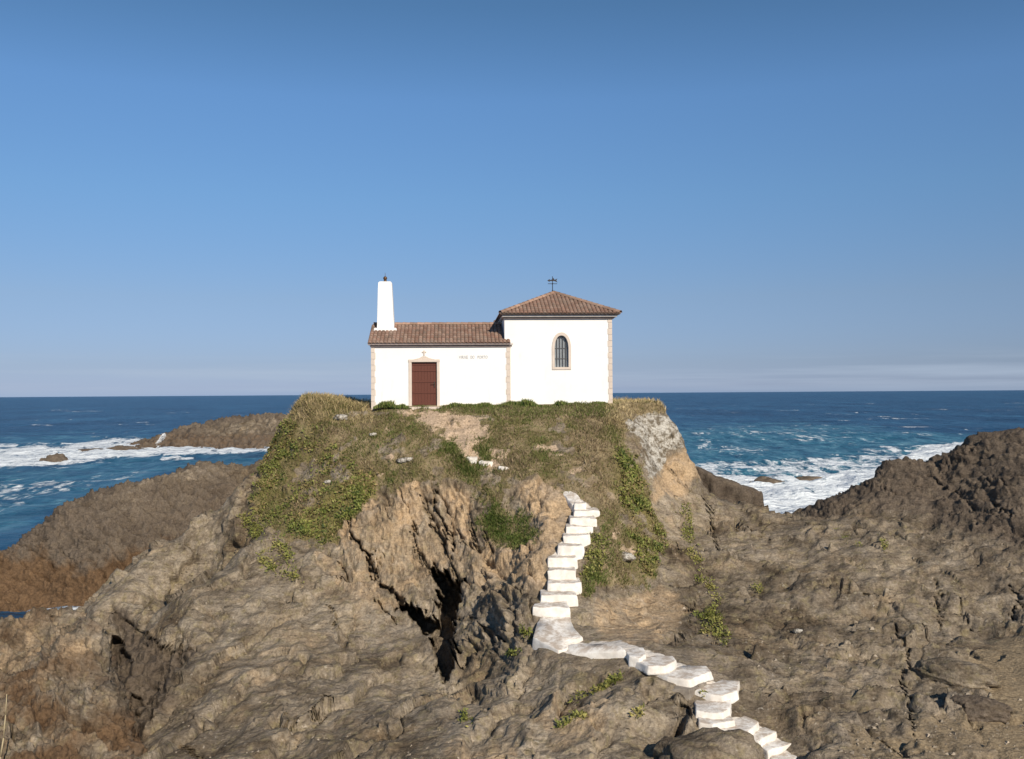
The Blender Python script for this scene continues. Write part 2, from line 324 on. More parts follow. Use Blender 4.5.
# --- main islet, causeway and right ridge: surveyed points
UP = [(571, 492, 42.0), (587, 514, 40.8), (583, 522, 40.3), (579, 530, 39.8), (576, 540, 39.2), (570, 550, 38.6), (563, 563, 37.8), (562, 576, 37.1), (564, 587, 36.5), (558, 599, 35.8), (552, 614, 34.7), (558, 633, 33.3)]
main = []
main += PT((300, 397.5, 51), (340, 399.5, 51), (372, 404, 50.5), (410, 407, 49.8), (440, 407.5, 49.8), (510, 406, 50), (560, 405, 50.3), (612, 404, 50.6), (640, 402.5, 51.5), (662, 405, 51.2),
           (300, 410, 50), (340, 412, 49.5), (400, 414, 48.8), (450, 414, 48.6), (520, 414, 48.8), (580, 413, 49), (628, 418, 49.3), (665, 410, 51),
           (292, 425, 50), (302, 440, 48.8), (340, 435, 48), (430, 440, 46.6), (470, 440, 46.4), (500, 440, 46.6), (560, 440, 46.6), (600, 440, 47), (628, 445, 48),
           (268, 465, 49.5), (340, 470, 46.3), (300, 480, 47), (284, 500, 47), (320, 545, 43.7), (380, 470, 45.6), (420, 472, 45), (480, 468, 44.8), (540, 466, 44.3), (600, 478, 44.2), (636, 480, 45.8),
           (652, 440, 49.8), (680, 440, 51.5), (655, 470, 49.8), (690, 470, 51.8), (650, 520, 45), (664, 550, 42.5), (610, 520, 42.3), (625, 560, 40.2), (610, 590, 37.8), (600, 620, 35.2), (650, 600, 38),
           (525, 482, 43.3), (545, 492, 42.6), (530, 520, 41.6), (505, 500, 43), (500, 560, 40.3), (530, 570, 39.2), (530, 610, 36.6), (515, 640, 34.4),
           (380, 500, 44.7), (360, 540, 43.1), (345, 580, 41.2), (400, 500, 44.3), (400, 560, 42.5), (440, 500, 44), (440, 540, 42.9), (470, 500, 43.6), (475, 540, 42), (475, 600, 39.6), (420, 610, 39.6), (380, 600, 40.2),
           (255, 494, 47.5), (200, 517, 48), (160, 542, 47), (135, 577, 45), (118, 603, 42.5), (230, 560, 43.5), (180, 590, 41.5), (280, 590, 41), (330, 630, 38), (250, 640, 37), (165, 640, 38.3), (158, 664, 38), (122, 662, 37), (420, 655, 36.3), (450, 692, 34.2), (380, 690, 33.6),
           (300, 700, 32.2), (210, 700, 32.8), (148, 700, 34.6), (130, 742, 32), (200, 759, 29), (300, 759, 28.4), (400, 759, 27), (400, 720, 30), (490, 650, 35.2), (500, 690, 31),
           (560, 668, 31.2), (600, 672, 30.8), (640, 684, 29.8), (540, 690, 30), (600, 710, 28.3), (650, 715, 28), (560, 740, 26.6), (640, 755, 26), (490, 740, 27.2),
           (700, 655, 31.8), (640, 630, 34), (720, 640, 33.4), (760, 690, 30.2), (790, 720, 28.4), (820, 755, 26.4), (860, 700, 29.6), (900, 740, 27), (970, 700, 29.4), (1020, 740, 27.2), (1020, 680, 30.8),
           (690, 520, 47.6), (720, 510, 49.5), (760, 512, 51), (805, 510, 50.5), (740, 550, 43.5), (700, 580, 40.5), (780, 600, 38), (850, 550, 43.2), (850, 620, 36), (900, 600, 38.2), (950, 640, 34.5), (900, 660, 33), (1010, 620, 36.5),
           (830, 499, 51), (857, 488, 51), (884, 475, 51), (889, 464, 50.6), (925, 465, 50), (940, 459, 49.7), (963, 440, 49.5), (990, 432, 49), (1024, 428, 48.5), (940, 500, 47), (1000, 480, 45.5), (920, 540, 43), (1000, 550, 41))
for a, b, d in UP[:-1]:
    p = at(np.array(a), np.array(b), d) - np.array([0, 0, .25 if b < 516 else 0]); main.append((p[0], p[1], p[2] - .2))
    for s_ in (-1.3, 1.3): main.append((p[0] + s_, p[1] + .1, p[2] - .2 + (.26 if s_ < 0 else .10)))
LOW = [([(626.5, 652), (632, 648.5), (644, 647.5), (646, 654), (639, 657.5), (629, 656)], 3.55), ([(644, 660.5), (654, 655.5), (672, 656), (676, 660), (665, 666), (648, 666)], 3.42),
       ([(665, 671), (679, 664.5), (706, 665.5), (711.5, 671), (689.5, 679.6), (667, 676)], 3.2), ([(698, 686), (712, 680.5), (739, 681), (737.5, 691), (722, 695), (710, 694)], 2.86),
       ([(694.5, 701), (727.5, 697.5), (729.5, 709), (722, 713), (696, 711)], 2.64), ([(697, 715), (729, 714.5), (735, 720), (712, 724), (698, 721.5)], 2.47), ([(727.5, 720), (745, 716), (759, 721.5), (748, 731.5), (735, 729)], 2.3),
       ([(749, 735.5), (763, 726.5), (777, 731.5), (758, 740.5)], 2.1), ([(760.5, 747), (774.5, 738), (791.5, 743), (768, 751)], 1.9), ([(770.5, 758), (792, 750), (803.5, 756), (778, 765)], 1.72)]
for poly, z in LOW:
    c = np.mean([atz(np.array(a), np.array(b), z) for a, b in poly], 0); main.append((c[0], c[1], z - .16))
for a, b, d, q in ((558, 633, 33.3, .26), (543, 641, 32.7, .1), (578, 637, 32.9, .2), (560, 655, 31.9, .0), (585, 657, 31.6, .0), (610, 658, 31.2, .0), (632, 664, 30.6, .0), (535, 655, 32.3, .0)):
    p = at(np.array(a), np.array(b), d); main.append((p[0], p[1], p[2] - q))
# unseen parts: plateau behind the chapel, back cliffs, ground below the viewer
main += [(-10, 55, 11.4), (-8, 60, 11.2), (-2, 62, 11), (5, 60, 11), (8, 56, 11.2), (-8, 68, 0), (0, 69, 0), (6, 67, 0), (-15, 60, 0), (-16, 54, 2), (-18, 50, 2), (11, 60, 3), (13, 57, 1), (16, 58, 0), (20, 58, 0), (25, 58, 1), (30, 57, 3), (36, 50, 9), (36, 42, 9), (34, 35, 6),
         (24, 27, 3.5), (22, 22, 3), (10, 21, 1.6), (0, 21, 1.6), (-10, 22, 1.5), (-8, 14, 1.5), (8, 14, 1.8), (20, 14, 2.5), (-13.5, 33.6, .0), (-13.9, 35, .2), (-12.3, 31.4, .5), (-15, 45, .5), (-18, 40, -1), (-16.5, 36, -.6), (-14.5, 33.5, -.4), (-13, 30, .4), (-13, 27, .8)]
HM0 = rbf(main, 1.0, .06)
def HM(x, y):                 # flat headland top
    z = HM0(x, y); cap = 11.42 + .5 * sst(-8.2, -10.5, x) + .0 * x
    return np.minimum(z, cap)
P = sheet(HM, -120, 1200, 1080, 13, 72, 860)
PX, PY = proj(P); N = normals(P)
near = P[..., 1] < 53
jn = (fbm(P, .9, 3, 3) * 9).astype(np.float32); j2 = (fbm(P, 2.5, 3, 9) * 4).astype(np.float32)
G1 = [(240, 398), (290, 390), (330, 380), (700, 380), (672, 410), (645, 410), (624, 424), (629, 447), (644, 482), (657, 520), (668, 550), (656, 584), (630, 592), (606, 585), (582, 596), (578, 556), (594, 520), (600, 506), (580, 496), (559, 488), (540, 476),
      (511, 482), (508, 495), (524, 514), (543, 535), (524, 553), (505, 545), (485, 538), (476, 518), (473, 490), (450, 482), (441, 491), (423, 478), (406, 481), (394, 494), (376, 480), (368, 498), (350, 518), (336, 532), (321, 558), (305, 545), (288, 540), (272, 530), (256, 512), (259, 480)]
ICE_A = [(286, 424), (300, 428), (296, 450), (280, 470), (276, 492), (268, 505), (256, 497), (262, 470), (270, 446)]
ICE_B = [(318, 500), (350, 478), (372, 474), (370, 496), (350, 518), (334, 532), (322, 556), (308, 540), (300, 520)]
ICE = [(284, 428), (300, 425), (335, 432), (345, 460), (372, 470), (368, 495), (345, 520), (320, 556), (300, 540), (262, 525), (248, 505), (254, 470), (268, 448)]
ICE2 = [(612, 450), (632, 450), (644, 480), (657, 520), (668, 552), (655, 582), (640, 575), (628, 520), (615, 490)]
grass = region(PX, PY, G1, 7, jn * 1.2 + j2 * 1.6)
bare = sst(.12, .42, fbm(P, .85, 4, 301, .6)); grass = grass * (1 - .75 * bare * (PY > 412))
for hole in ([(395, 411), (440, 408), (492, 420), (486, 438), (470, 448), (505, 466), (498, 469), (465, 457), (446, 440), (422, 425)],):
    dirt = region(PX, PY, hole, 5, jn * .5)
dirt = np.maximum(dirt, region(PX, PY, [(376, 477), (380, 462), (392, 452), (396, 458), (388, 470), (384, 482)], 3, j2))
dirt = np.maximum(dirt, .8 * region(PX, PY, [(489, 446), (512, 452), (506, 462), (490, 458)], 3, j2))
for a, b, rx, ry in ((388, 430, 5, 4), (545, 448, 14, 3), (470, 434, 6, 3), (627, 550, 8, 9), (556, 455, 10, 3), (617, 533, 6, 10), (575, 470, 7, 3), (520, 430, 12, 2), (640, 560, 5, 6)):
    dirt = np.maximum(dirt, .75 * region(PX, PY, [(a + rx * math.cos(t), b + ry * math.sin(t)) for t in np.arange(8) * math.pi / 4], 3, j2))
dirt = dirt * np.clip(1.05 - 1.1 * sst(.0, .5, fbm(P, 1.4, 3, 307)), .15, 1)
grass = np.where(near, grass * (1 - .85 * dirt), np.where(P[..., 2] > 9, 1., 0))
ice = np.where(near, np.maximum(np.maximum(.45 * region(PX, PY, ICE, 8, jn), np.maximum(region(PX, PY, ICE_A, 6, jn), region(PX, PY, ICE_B, 6, jn))), .8 * region(PX, PY, ICE2, 6, jn * .6)), 0)
och = np.zeros_like(grass)
for poly, v in (([(345, 520), (372, 495), (396, 486), (420, 478), (445, 486), (470, 490), (482, 540), (520, 552), (545, 540), (546, 590), (505, 600), (455, 590), (430, 580), (400, 600), (350, 590), (330, 560)], .46), ([(392, 490), (420, 478), (424, 520), (415, 540), (400, 525)], .9), ([(436, 484), (452, 482), (470, 490), (474, 520), (462, 540), (446, 525)], .9), ([(340, 530), (372, 497), (385, 505), (360, 535), (345, 550)], .7),
                ([(508, 482), (545, 477), (572, 496), (572, 520), (560, 545), (545, 580), (530, 545), (540, 530), (520, 505)], .8),
                ([(480, 540), (548, 545), (548, 585), (505, 580), (480, 565)], 1.), ([(664, 462), (684, 444), (700, 470), (690, 490), (655, 500), (655, 478)], 1.),
                ([(585, 600), (660, 580), (690, 610), (660, 650), (600, 645)], .6), ([(640, 500), (700, 490), (700, 560), (680, 590), (665, 560)], .35),
                ([(540, 700), (620, 690), (600, 750), (540, 759)], .45), ([(380, 620), (350, 600), (290, 540), (330, 555), (400, 600)], .5), ([(200, 640), (290, 640), (290, 700), (220, 700)], .35),
                ([(440, 740), (520, 735), (520, 770), (440, 770)], .5), ([(-20, 640), (110, 640), (128, 700), (60, 759), (-20, 759)], .28)):
    och = np.maximum(och, v * region(PX, PY, poly, 9, jn))
och = np.where(near, och, 0)
lich = np.where(near, region(PX, PY, [(626, 424), (645, 409), (668, 408), (678, 420), (684, 448), (668, 452), (662, 470), (648, 478), (640, 455)], 6, j2 + jn * .8), 0)
dark = np.zeros_like(grass)
for poly, v in (([(795, 520), (800, 500), (870, 460), (1030, 410), (1250, 380), (1250, 560), (1030, 545), (980, 530), (930, 522), (880, 508), (840, 510)], .95), ([(880, 500), (1250, 520), (1250, 650), (1030, 650), (980, 600), (930, 560)], .42), ([(110, 690), (112, 640), (116, 606), (140, 625), (165, 648), (192, 652), (170, 700), (150, 720), (140, 770), (110, 770)], .95),  # last patch here: dark brown gully rock, its shade painted in as well
                ([(660, 700), (700, 700), (690, 759), (650, 759)], .5), ([(765, 620), (900, 600), (930, 640), (860, 660), (790, 650)], .3), ([(470, 590), (540, 580), (530, 640), (500, 660), (470, 640)], .35)):
    dark = np.maximum(dark, v * region(PX, PY, poly, 14, jn * 1.5))
sand = region(PX, PY, [(965, 660), (1010, 640), (1300, 640), (1300, 760), (1000, 759), (975, 735), (1000, 715)], 8, jn)
sand = np.maximum(sand, .6 * region(PX, PY, [(850, 730), (960, 715), (1010, 720), (1010, 770), (850, 770)], 8, jn))
rust = np.maximum(.75 * region(PX, PY, [(-120, 690), (40, 690), (75, 720), (130, 730), (128, 759), (-120, 770)], 10, jn), .0)
stair = np.zeros_like(grass)
ul = np.array(UP)[:, :2]; stair = 1 - sst(14, 34, pdist(PX, PY, ul, False))
ll = np.array([np.mean(p, 0) for p, _ in LOW]); stair = np.maximum(stair, 1 - sst(13, 30, pdist(PX, PY, np.vstack([[558, 640], [590, 650], ll]), False)))
stair = np.where(near, stair, 0)
wash = 1 - sst(3.5, 8.5, pdist(PX, PY, np.vstack([[(556, 640), (570, 646), (600, 648), (620, 649)], ll[:3], [(700, 684)], ll[3:]]), False) + j2 * .9 + jn * .3)
wash = np.maximum(wash, .9 * (1 - sst(9, 14, pdist(PX, PY, ul[1:], False) + j2 * .8))) * near
chap = np.exp(-(((P[..., 0] + 1.0) / 9.) ** 4 + ((P[..., 1] - 53.5) / 5.) ** 4))
# relief
wa = np.maximum(region(PX, PY, [(330, 470), (560, 470), (560, 600), (520, 660), (440, 690), (420, 640), (340, 590)], 20, jn), .0)
wb = sst(640, 720, PX)
fA = foliate(P, (.28, .3, -1), (1, .35, .1), .28, 2.0, .9, 11)
fB = foliate(P, (.8, -.45, -.5), (.35, .1, 1), .3, 1.7, .9, 23)
fC = foliate(P, (.75, .5, .3), (-.2, .3, 1), .3, 1.5, .8, 37)
fol = wa * fA + (1 - wa) * (wb * fB + (1 - wb) * fC)
nl = [(1, .25, .32), (.62, .68, .45), (.78, -.5, .42)]
led = lambda f_, s_: wa * ledge(P, nl[0], f_ * 1.2, s_) + (1 - wa) * (wb * ledge(P, nl[1], f_, s_ + 1) + (1 - wb) * ledge(P, nl[2], f_, s_ + 2))
L0, L1, L2 = led(.36, 261), led(1.1, 201), led(3.6, 231)
nr3 = (.30, .45, .84); D0, D1, D2 = ledge(P, nr3, .75, 281), 0, ledge(P, (.62, .6, .55), 1.5, 287)
ed, vd, td = cell(P * np.array([1.1, 1.1, 1.3]) + .35 * fbm(P, 1.3, 2, 6)[..., None], 61); ed2, vd2, td2 = cell(P * 3.4 + .3 * fbm(P, 3, 2, 7)[..., None], 65)
e1, v1, t1 = cell(np.stack([P @ unit((.8, -.4, -.4)) * .35, P @ unit((.4, .8, .1)) * .8, P @ unit((.3, -.1, 1)) * 1.1], -1) + .25 * fbm(P, 1.2, 2, 5)[..., None], 51)
big = fbm(P, .33, 3, 71); mid = fbm(P, 1.1, 4, 72, .55); fine = fbm(P, 4.5, 3, 73, .6)
rough = (1 - .9 * np.clip(grass, 0, 1)) * (1 - .92 * stair) * (1 - .75 * sand) * (1 - chap)
amp_d = 1 + .15 * dark
lv = np.clip(.5 + .9 * fbm(P, .28, 2, 88), .12, 1.1) * (.62 + .38 * np.maximum(wa, wb)); pit = fbm(P, 1.9, 4, 89, .62, True)
calm = np.clip(.40 + .45 * np.clip(fbm(P, .22, 2, 311) * 1.6, -.4, 1) * (1 - wa) + .5 * np.maximum(wa * .85, dark), .12, 1)
disp = rough * (L0 * (.46 + .2 * wb) * (1 - .6 * dark) + big * .34 + calm * (mid * .15 * amp_d + fine * .045 * amp_d + pit * .06 * (1 - .5 * wa) + fol * (.06 + .07 * wa)) + calm * (L1 * (.20 + .26 * wa) + L2 * (.075 + .06 * wa)) * lv + ((v1 - .5) * .10 + t1 * .22) * lv
       + dark * (-.08 + td * .14 + .05 * fbm(P, 2.2, 4, 77, .6, True) + .20 * D2 + .14 * D0 * np.clip(.4 + fbm(P, .3, 2, 99), 0, 1) + .14 * L1 + .04 * L2) - .10 * (1 - sst(0, .06, e1)) * lv)
disp += wa * rough * (vd - .5) * .16 + np.clip(grass, 0, 1) * (1 - chap) * (1 - .8 * stair) * (.14 * fbm(P, .7, 3, 81) + .05 * fbm(P, 3, 2, 82))
disp += ice * (.10 + .18 * fbm(P, 1.6, 3, 83)) + .22 * lich * fbm(P, 1.3, 4, 84, .6)
P2 = P + N * disp[..., None]
# openings and cracks run back into the rock
view = P2 - EYE; view /= np.linalg.norm(view, axis=-1, keepdims=True)
jx = fbm(P, 1.8, 3, 91) * 4.5; jf = fbm(P, 7, 2, 95) * 1.8
rec = np.zeros_like(disp)
CLEFT = [(431, 562), (437, 572), (445, 570), (448, 580), (462, 580), (459, 593), (455, 608), (453, 625), (451, 640), (457, 655), (459, 668), (452, 678), (446, 684), (437, 670), (435, 652), (432, 636), (422, 627), (414, 618), (398, 605), (408, 604), (417, 609), (424, 611), (434, 619), (441, 616), (436, 600), (440, 590), (433, 578)]
jl = np.clip(L2 * 7 + L1 * 5, -4, 4)
rec = np.maximum(rec, 3.2 * region(PX, PY, CLEFT, 1.3, jx * .35 + jf * .5 + jl * .8))
rec = np.maximum(rec, 1.6 * region(PX, PY, [(112, 636), (120, 640), (130, 658), (131, 676), (118, 690), (104, 684), (108, 660)], 1.8, jx * .6))
rec = np.maximum(rec, .55 * region(PX, PY, [(112, 610), (126, 618), (138, 632), (154, 639), (164, 650), (178, 653), (192, 652), (184, 672), (166, 690), (150, 715), (136, 745), (134, 775), (112, 775), (116, 700), (124, 660)], 2.6, jx * .8))
rec = np.maximum(rec, 1.2 * region(PX, PY, [(127, 690), (140, 696), (138, 714), (128, 730), (122, 712)], 1.6, jx * .5))
rec = np.maximum(rec, .55 * region(PX, PY, [(681, 706), (687, 704), (690, 715), (683, 731), (668, 748), (660, 764), (655, 758), (668, 738), (679, 724)], 1.8, jx * .5))
for line, w, dep in (([(350, 520), (356, 543), (368, 555), (377, 580), (397, 598), (418, 613)], 1.6, .9), ([(434, 574), (423, 556), (416, 540)], 1., .5), ([(461, 588), (450, 558), (438, 535), (428, 512), (422, 496)], 1.2, .5), ([(449, 545), (446, 528), (437, 508), (434, 488)], 2.6, .6),
                     ([(470, 616), (485, 630), (503, 640)], 1.3, .6), ([(374, 601), (394, 615)], 1.2, .5), ([(340, 560), (345, 572), (336, 580)], 1.0, .4), ([(380, 555), (378, 570)], 1, .4), ([(412, 520), (416, 545), (420, 560)], 1, .5), ([(470, 525), (472, 545), (479, 552)], 1.2, .5), ([(487, 530), (489, 548)], 1, .4), ([(455, 530), (463, 545)], 1, .4),
                     ([(126, 620), (136, 630), (152, 637), (161, 648), (176, 652), (190, 650)], 1.8, .7), ([(135, 740), (133, 759)], 2, .6), ([(180, 745), (205, 755)], 1.2, .4), ([(280, 728), (318, 712), (330, 700)], 1., .4), ([(330, 605), (336, 625)], 1, .4),
                     ([(892, 629), (906, 657), (911, 668), (902, 683), (908, 700), (911, 730)], 1.4, .6), ([(935, 585), (941, 630)], 1.2, .5), ([(955, 598), (970, 624)], 1.2, .5), ([(882, 738), (905, 755)], 1.4, .5), ([(992, 504), (1012, 516)], 2.2, .7), ([(738, 527), (750, 532)], 1.8, .8), ([(758, 538), (768, 541)], 1.4, .6),
                     ([(955, 490), (972, 507)], 1.6, .5), ([(704, 500), (714, 538), (720, 554)], 1.4, .6), ([(1010, 590), (1018, 600), (1012, 620)], 2.5, .6), ([(930, 478), (945, 490)], 1.5, .5), ([(960, 440), (975, 450)], 1.5, .5), ([(860, 600), (895, 612), (930, 640)], 1., .4)):
    xs = np.array(line); w, dep = (w, dep) if xs[:, 0].mean() < 600 else (w * .6, dep * .45)
    sel = (PX > xs[:, 0].min() - 12) & (PX < xs[:, 0].max() + 12) & (PY > xs[:, 1].min() - 12) & (PY < xs[:, 1].max() + 12) & near
    d = pdist(PX[sel] + jx[sel] + jl[sel], PY[sel] + jf[sel] + jl[sel], line, False) + jf[sel] * .6
    wv = w * np.clip(.55 + 1.5 * fbm(P[sel], 1.4, 2, 97), -.6, 1.6); rec[sel] = np.maximum(rec[sel], dep * (1 - sst(wv * .5, wv * .5 + 1.7, d)))
rec *= near
P2 = P2 + view * rec[..., None]
cav_shade = np.clip(.55 + (mid * .12 + L1 * .16 + L2 * .12 + fol * .08 + fine * .10) * 1.2, 0, 1) * (1 - .5 * np.clip(rec, 0, 1))  # low spots and recesses coloured darker: painted occlusion shade with some dirt
attrs = dict(mask_a=np.stack([grass, och, dark, lich], -1), mask_b=np.stack([dirt, sand, ice, rust], -1), mask_c=np.stack([cav_shade, wa, wb, wash], -1))
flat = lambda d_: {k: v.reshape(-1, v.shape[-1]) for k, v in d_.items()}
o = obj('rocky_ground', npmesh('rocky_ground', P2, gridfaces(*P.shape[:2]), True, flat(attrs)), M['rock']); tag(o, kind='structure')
QX, QY = proj(P2); NN = normals(P2)
def surf(px, py):             # visible ground point under a bearing
    q = (QX - px) ** 2 + (QY - py) ** 2; c = np.argwhere(q < 9)
    if len(c) == 0: c = np.argwhere(q < q.min() + 4)
    k = c[np.argmin(P2[c[:, 0], c[:, 1], 1])]; return P2[k[0], k[1]]

# --- other headlands and rocks of the sea
def headland(name, ctrl, px0, px1, nc, d0, d1, nr, maskf, amp=1., zmin=-2.5, c=1.):
    Hf = rbf(ctrl, c); P = sheet(Hf, px0, px1, nc, d0, d1, nr, zmin); N = normals(P); px, py = proj(P)
    fB = foliate(P / amp ** .5, (.8, -.3, -.3), (.3, .3, 1), .3, 1.3, .8, 23); e, v, tt = cell(P * np.array([.9, .9, 1.2]) / amp + .3 * fbm(P / amp, 1.0, 2, 5)[..., None], 57); e2, v2, tt2 = cell(P * 3. / amp, 59); LL = ledge(P / amp, (.5, .6, .6), 1.3, 211); LL2 = ledge(P / amp, (.5, .6, .6), 4.5, 215)
    mid = fbm(P / amp, 1.1, 4, 72, .55); fine = fbm(P / amp, 4.5, 3, 73, .6)
    disp = amp * (fbm(P / amp, .33, 3, 75) * .35 + mid * .26 + fine * .15 + fbm(P / amp, 2.4, 4, 77, .6, True) * .10 + fB * .08 + (v - .5) * .06 + tt * .22 + tt2 * .05 + (LL * .26 + LL2 * .09))
    P2 = P + N * disp[..., None]; z = np.zeros(P.shape[:2])
    cav_shade = np.clip(.5 + (mid * .2 + LL * .15 + fine * .2) * 1.3, 0, 1); da, ru, oc = maskf(P2, px, py)  # same painted crevice shade for the headlands
    at_ = dict(mask_a=np.stack([z, oc, da, z], -1), mask_b=np.stack([z, z, z, ru], -1), mask_c=np.stack([cav_shade, z, z + .5, z * 0], -1))
    return obj(name, npmesh(name, P2, gridfaces(*P.shape[:2]), True, flat(at_)), M['rock'])
LR = PT((-60, 605, 52), (0, 556, 57), (29, 534, 58), (64, 505, 59.5), (94, 497, 60.5), (125, 491, 61.5), (158, 484, 62.5), (188, 469, 63.5), (220, 466, 64.5), (255, 466, 65.5), (300, 470, 66),
        (20, 570, 55.6), (60, 560, 55.8), (100, 540, 56), (150, 520, 58), (200, 495, 60.5), (240, 490, 62), (0, 606, 53.7), (60, 606, 53.9), (100, 600, 54.2), (140, 565, 56), (180, 540, 57.5))
LR += [(-29.5, 52.1, -1.2), (-25, 52.1, -1.2), (-22, 52.3, -1.2), (-17, 53, -.2), (-34, 50, -2.5), (-33, 58, -2.5), (-29, 64, -1.5), (-24, 68, -1.5), (-16, 73, -1.5), (-20, 49, -1.2), (-26, 48, -2), (-13, 60, 2), (-12, 70, 2)]
def lm(P, px, py):
    k = fbm(P, .5, 3, 8) * .9; k2 = fbm(P, .16, 3, 28); return np.clip(.42 + .6 * (1 - sst(.3, .9, P[..., 2])) + .45 * sst(1.2, 3, P[..., 2] + 2 * k) + .55 * k2 - .25 * sst(4.5, 7, P[..., 2]), 0, 1), 1 - sst(1.6, 3.8, P[..., 2] + 1.6 * k), np.zeros(px.shape) + .12
tag(headland('rocky_headland', LR, -90, 330, 420, 47, 74, 330, lm), 'long dark brown rock ridge with rusty foot, left of the grassy mound', 'rock ridge')
NR = PT((0, 630, 36.3), (-60, 633, 36.5), (35, 622, 36.5), (60, 618, 36.5), (85, 620, 36.2), (104, 636, 35.2), (112, 650, 34), (110, 668, 33), (60, 650, 34.2), (10, 660, 33.6), (50, 690, 31.4), (100, 690, 31.6), (125, 692, 31.6), (128, 706, 30.6), (60, 730, 29), (0, 720, 29.4), (110, 730, 29.4), (20, 765, 27.2), (120, 765, 27.6), (-80, 720, 29.5), (-80, 770, 27))
NR += [(-19.5, 39.5, -1.8), (-17, 39.5, -1.8), (-14.8, 37.5, -1.6), (-13.8, 35.4, -1), (-13.6, 34, -.8), (-13.0, 33, -.6), (-12.0, 31, -.2), (-10.8, 29, .2), (-24, 40, -2), (-14, 24, 1), (-20, 24, 1.2), (-10.3, 26, .8)]
def nm(P, px, py):
    k = fbm(P, .6, 3, 18); return np.clip(.25 + .7 * k + .5 * sst(95, 118, px), 0, 1) * .85, np.clip(.42 + .5 * k + .5 * sst(690, 740, py) * (k + .4), 0, .85), np.clip(.25 + .6 * fbm(P, .8, 3, 19), 0, .5)
tag(headland('foreground_rock', NR, -130, 148, 330, 22, 41, 330, nm), 'large olive brown rock in the lower left corner of the shore', 'rock')
FI = PT((143, 446, 219), (152, 440, 224), (165, 435, 230), (195, 428, 236), (225, 423, 240), (250, 418, 243), (285, 416, 246), (330, 415, 250), (190, 438, 224), (230, 432, 228), (270, 430, 230), (230, 442, 219), (280, 442, 219), (180, 446, 216.5), (330, 440, 222))
FI += [(-105, 214, -2.5), (-96, 225, -2.5), (-92, 217, -2.3), (-88, 213, -1.6), (-70, 212, -1), (-50, 211, -1), (-50, 285, -2), (-80, 275, -2), (-105, 250, -2.5), (-100, 236, -2.5), (-91, 236, .5), (-30, 290, -2)]
tag(headland('rocky_islet', FI, 96, 360, 260, 206, 262, 150, lambda P, px, py: (np.clip(.6 + .6 * fbm(P, .1, 3, 4) + .6 * (1 - sst(.6, 2., P[..., 2])), 0, 1), .4 * (1 - sst(2, 5, P[..., 2])), np.zeros(px.shape) + .1), 4., -2.5, 4.), 'low dark rocky islet far out beyond the breakers at left', 'islet')

def boulder(name, c, size, seed, label, dark=.5, och_=.1, rough=.2, cat='boulder', group=None, rz=0, lichen=0., cut=None):
    bm = bmesh.new(); bmesh.ops.create_icosphere(bm, subdivisions=5, radius=1)
    V = np.array([v.co[:] for v in bm.verts]); Fc = np.array([[v.index for v in f.verts] for f in bm.faces]); bm.free()
    e, v, tt = cell(V * 1.3 + seed, seed); V0 = V; LL = ledge(V0 * 1.2, (.4, .3, .85), 1.8, seed); n = fbm(V + seed * 3.1, 1.2, 4, seed, .55); n2 = fbm(V + seed, 5, 3, seed + 5, .6); st = fbm(V @ np.array([[1, .2, .3], [0, 3, .4], [.3, .5, 5.]]), .8, 3, seed, .5, True)
    V = V * (1 + rough * (1.3 * n + (v - .5) * .9) + .07 * n2 + .03 * st + .16 * tt + .10 * LL)[:, None] * np.array(size)
    if cut: V[:, 2] = np.minimum(V[:, 2], cut[0] - cut[1] * V[:, 0] + .55 * n + .2 * n2)
    a = math.cos(rz), math.sin(rz); V = np.stack([V[:, 0] * a[0] - V[:, 1] * a[1], V[:, 0] * a[1] + V[:, 1] * a[0], V[:, 2]], -1)
    k = len(V); z = np.zeros(k); at_ = dict(mask_a=np.stack([z, z + och_, z + dark, z + lichen], -1), mask_b=np.zeros((k, 4)), mask_c=np.stack([np.clip(.5 + .35 * n + .3 * n2, 0, 1), z, z + .5, z], -1))  # hollows of the boulder get painted crevice shade too
    o = obj(name, npmesh(name, V, Fc, True, at_), M['rock']); o.location = c; return tag(o, label, cat, group)
def sea_at(px, py, z=0.): return atz(np.array(float(px)), np.array(float(py)), z)
boulder('sea_rock', sea_at(57, 462.5) + np.array([0, 0, -.5]), (2.2, 1.6, 1.9), 3, 'small dark rock surrounded by white surf at far left', .9, cat='rock')
boulder('sea_rock', sea_at(45, 461.5) + np.array([0, 0, -.6]), (1.2, 1., 1.2), 5, 'tiny dark rock tip in the surf beside a larger rock', .9, cat='rock')
boulder('sea_rock', sea_at(90, 451.5) + np.array([0, 0, -.5]), (6.5, 3, 1.1), 6, 'long low dark reef awash between the left surf and the islet', .9, cat='reef')
boulder('sea_rock', sea_at(124, 450.5) + np.array([0, 0, -.5]), (5.2, 3, 1.6), 8, 'low brown reef just left of the far islet point', .8, cat='reef')
boulder('sea_rock', sea_at(769, 486.5) + np.array([0, 0, -.6]), (2.9, 2, 1.7), 9, 'low brown rock in white surf beside the dark wedge of rock', .6, .2, cat='rock')
boulder('sea_rock', sea_at(808, 480) + np.array([0, 0, -.5]), (2.3, 1.5, 1.0), 12, 'flat brown rock farther right in the white surf', .6, .2, cat='rock')
boulder('sea_stack', at(np.array(722.), np.array(505.), 60.) - np.array([0, 0, 1.6]), (2.3, 2.4, 5.2), 14, 'dark wedge of rock standing right of the lichen cliff above the surf', 1., cat='rock', rough=.2, cut=(3.2, .36))
boulder('boulder', at(np.array(711.), np.array(757.), 25.6) - np.array([0, 0, .34]), (1.45, 1.2, 1.0), 21, 'rounded grey boulder in front of the lowest white steps', .15, .1, .12)
